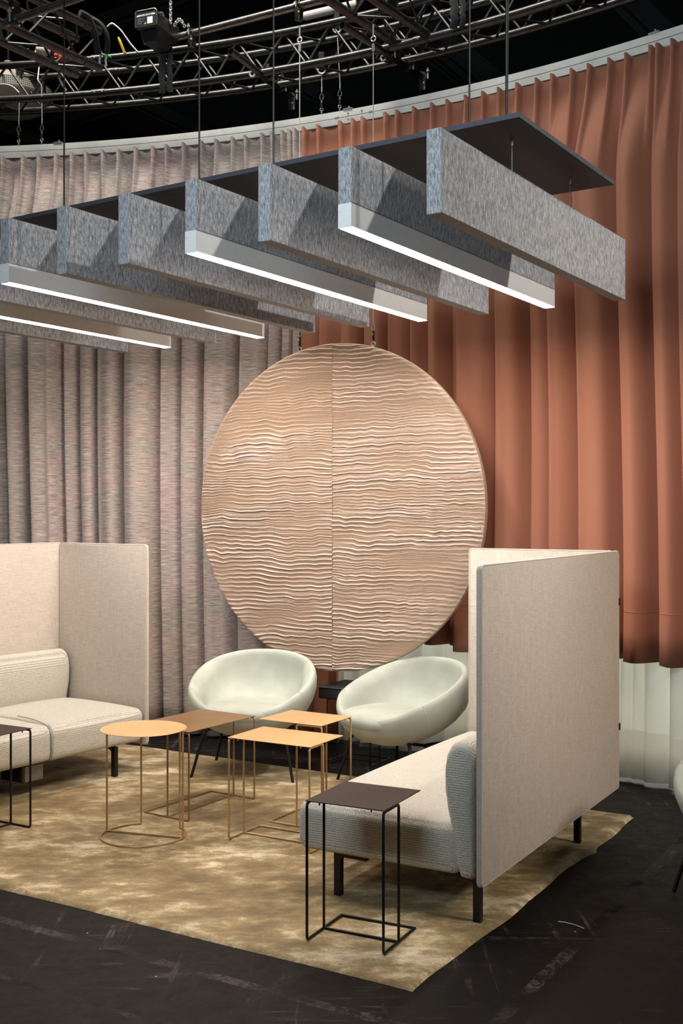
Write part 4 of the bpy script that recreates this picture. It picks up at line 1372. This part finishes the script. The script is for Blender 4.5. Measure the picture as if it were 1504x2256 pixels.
# small electrical fittings clipped to the ring truss
def plug(x, y, Y, mat, mat2, label, rz):
    c = px(x, y, Y)
    e = empty('plug', c, rz, label, 'plug', 'plugs on the truss')
    mb = MB(); mb.lathe([(0.010, -0.035), (0.020, -0.030), (0.026, -0.005), (0.028, 0.015), (0.020, 0.018), (0.004, 0.018)], (0, 0, 0), 16, 'X'); mb.build('plug_body', mat, e)
    mb = MB(); mb.lathe([(0.017, 0.012), (0.019, 0.034), (0.012, 0.036), (0.004, 0.036)], (0, 0, 0), 16, 'X'); mb.build('collar', mat2, e)
    mb = MB(); mb.tube([(-0.034, 0, 0), (-0.07, 0.0, -0.012), (-0.09, 0, -0.05)], 0.007, 6); mb.build('lead', BLACKP, e)
plug(127, 124, 7.86, REDP, REDP, 'red power plug lying on the curved truss near the left rod', R_(-15))
plug(141, 128, 7.86, REDP, BLUEP, 'red power plug with a blue collar lying on the curved truss', R_(20))

def clamp_cream(x, y, Y, label):
    c = px(x, y, Y)
    e = empty('spot_bracket', c, R_(25), label, 'bracket')
    mb = MB(); mb.lathe([(0.004, -0.05), (0.026, -0.046), (0.036, -0.02), (0.034, 0.02), (0.022, 0.05), (0.004, 0.052)], (0, 0, 0.03), 18, 'X'); mb.build('lamp_head', CREAM, e)
    mb = MB(); mb.tube([(-0.04, 0, 0.02), (-0.075, 0, -0.01), (-0.10, 0, -0.005), (-0.10, 0, 0.03)], 0.007, 8); mb.build('arm', STEEL, e)
    mb = MB(); mb.tube([(-0.03, 0, 0.06), (-0.07, 0, -0.02), (-0.06, 0, -0.04)], 0.006, 8); mb.build('yoke', STEEL, e)
clamp_cream(94, 122, 7.88, 'small cream lamp bracket clipped on the curved truss by the red plugs')

def green_pin(x, y, Y):
    c = px(x, y, Y)
    e = empty('shackle_pin', c, R_(-20), 'steel shackle with a bright green pin at the top left truss joint', 'shackle')
    mb = MB(); mb.tube([(-0.045, 0, 0.02), (0.05, 0, -0.02)], 0.008, 8); mb.build('pin', GREENP, e)
    for x0 in (-0.03, 0.018):
        mb = MB(); mb.tube([(x0, 0, 0.022 - x0 * 0.4), (x0 - 0.012, 0, -0.04), (x0 - 0.006, 0, -0.075)], 0.008, 8); mb.build('bow', STEEL, e)
green_pin(231, 122, 7.80)

o = MB(); o.tube([Vector((-0.18, 0.05, -0.018)), Vector((0.2, -0.06, 0.022))], 0.032, 20); o.tube([Vector((-0.20, 0.055, -0.020)), Vector((-0.18, 0.05, -0.018))], 0.024, 16)
tb = o.build('white_tube', plain('white_tube_enamel', (0.75, 0.72, 0.66), 0.4)); tb.location = px(725, 24, 8.2)
tag(tb, 'white enamel tube between the curved truss and the straight truss at top', 'tube')

def yellow_stick():
    a, b = px(262, 86, 7.95), px(275, 118, 7.95)
    mb = MB(); mb.tube([Vector((0, 0, 0)), a - b], 0.010, 8); mb.tube([a - b, (a - b) * 1.12], 0.007, 8)
    o = mb.build('tagged_spigot', YELLOW); o.location = b
    tag(o, 'short yellow-tagged rod leaning inside the truss joint left of the hoist', 'rod')
yellow_stick()
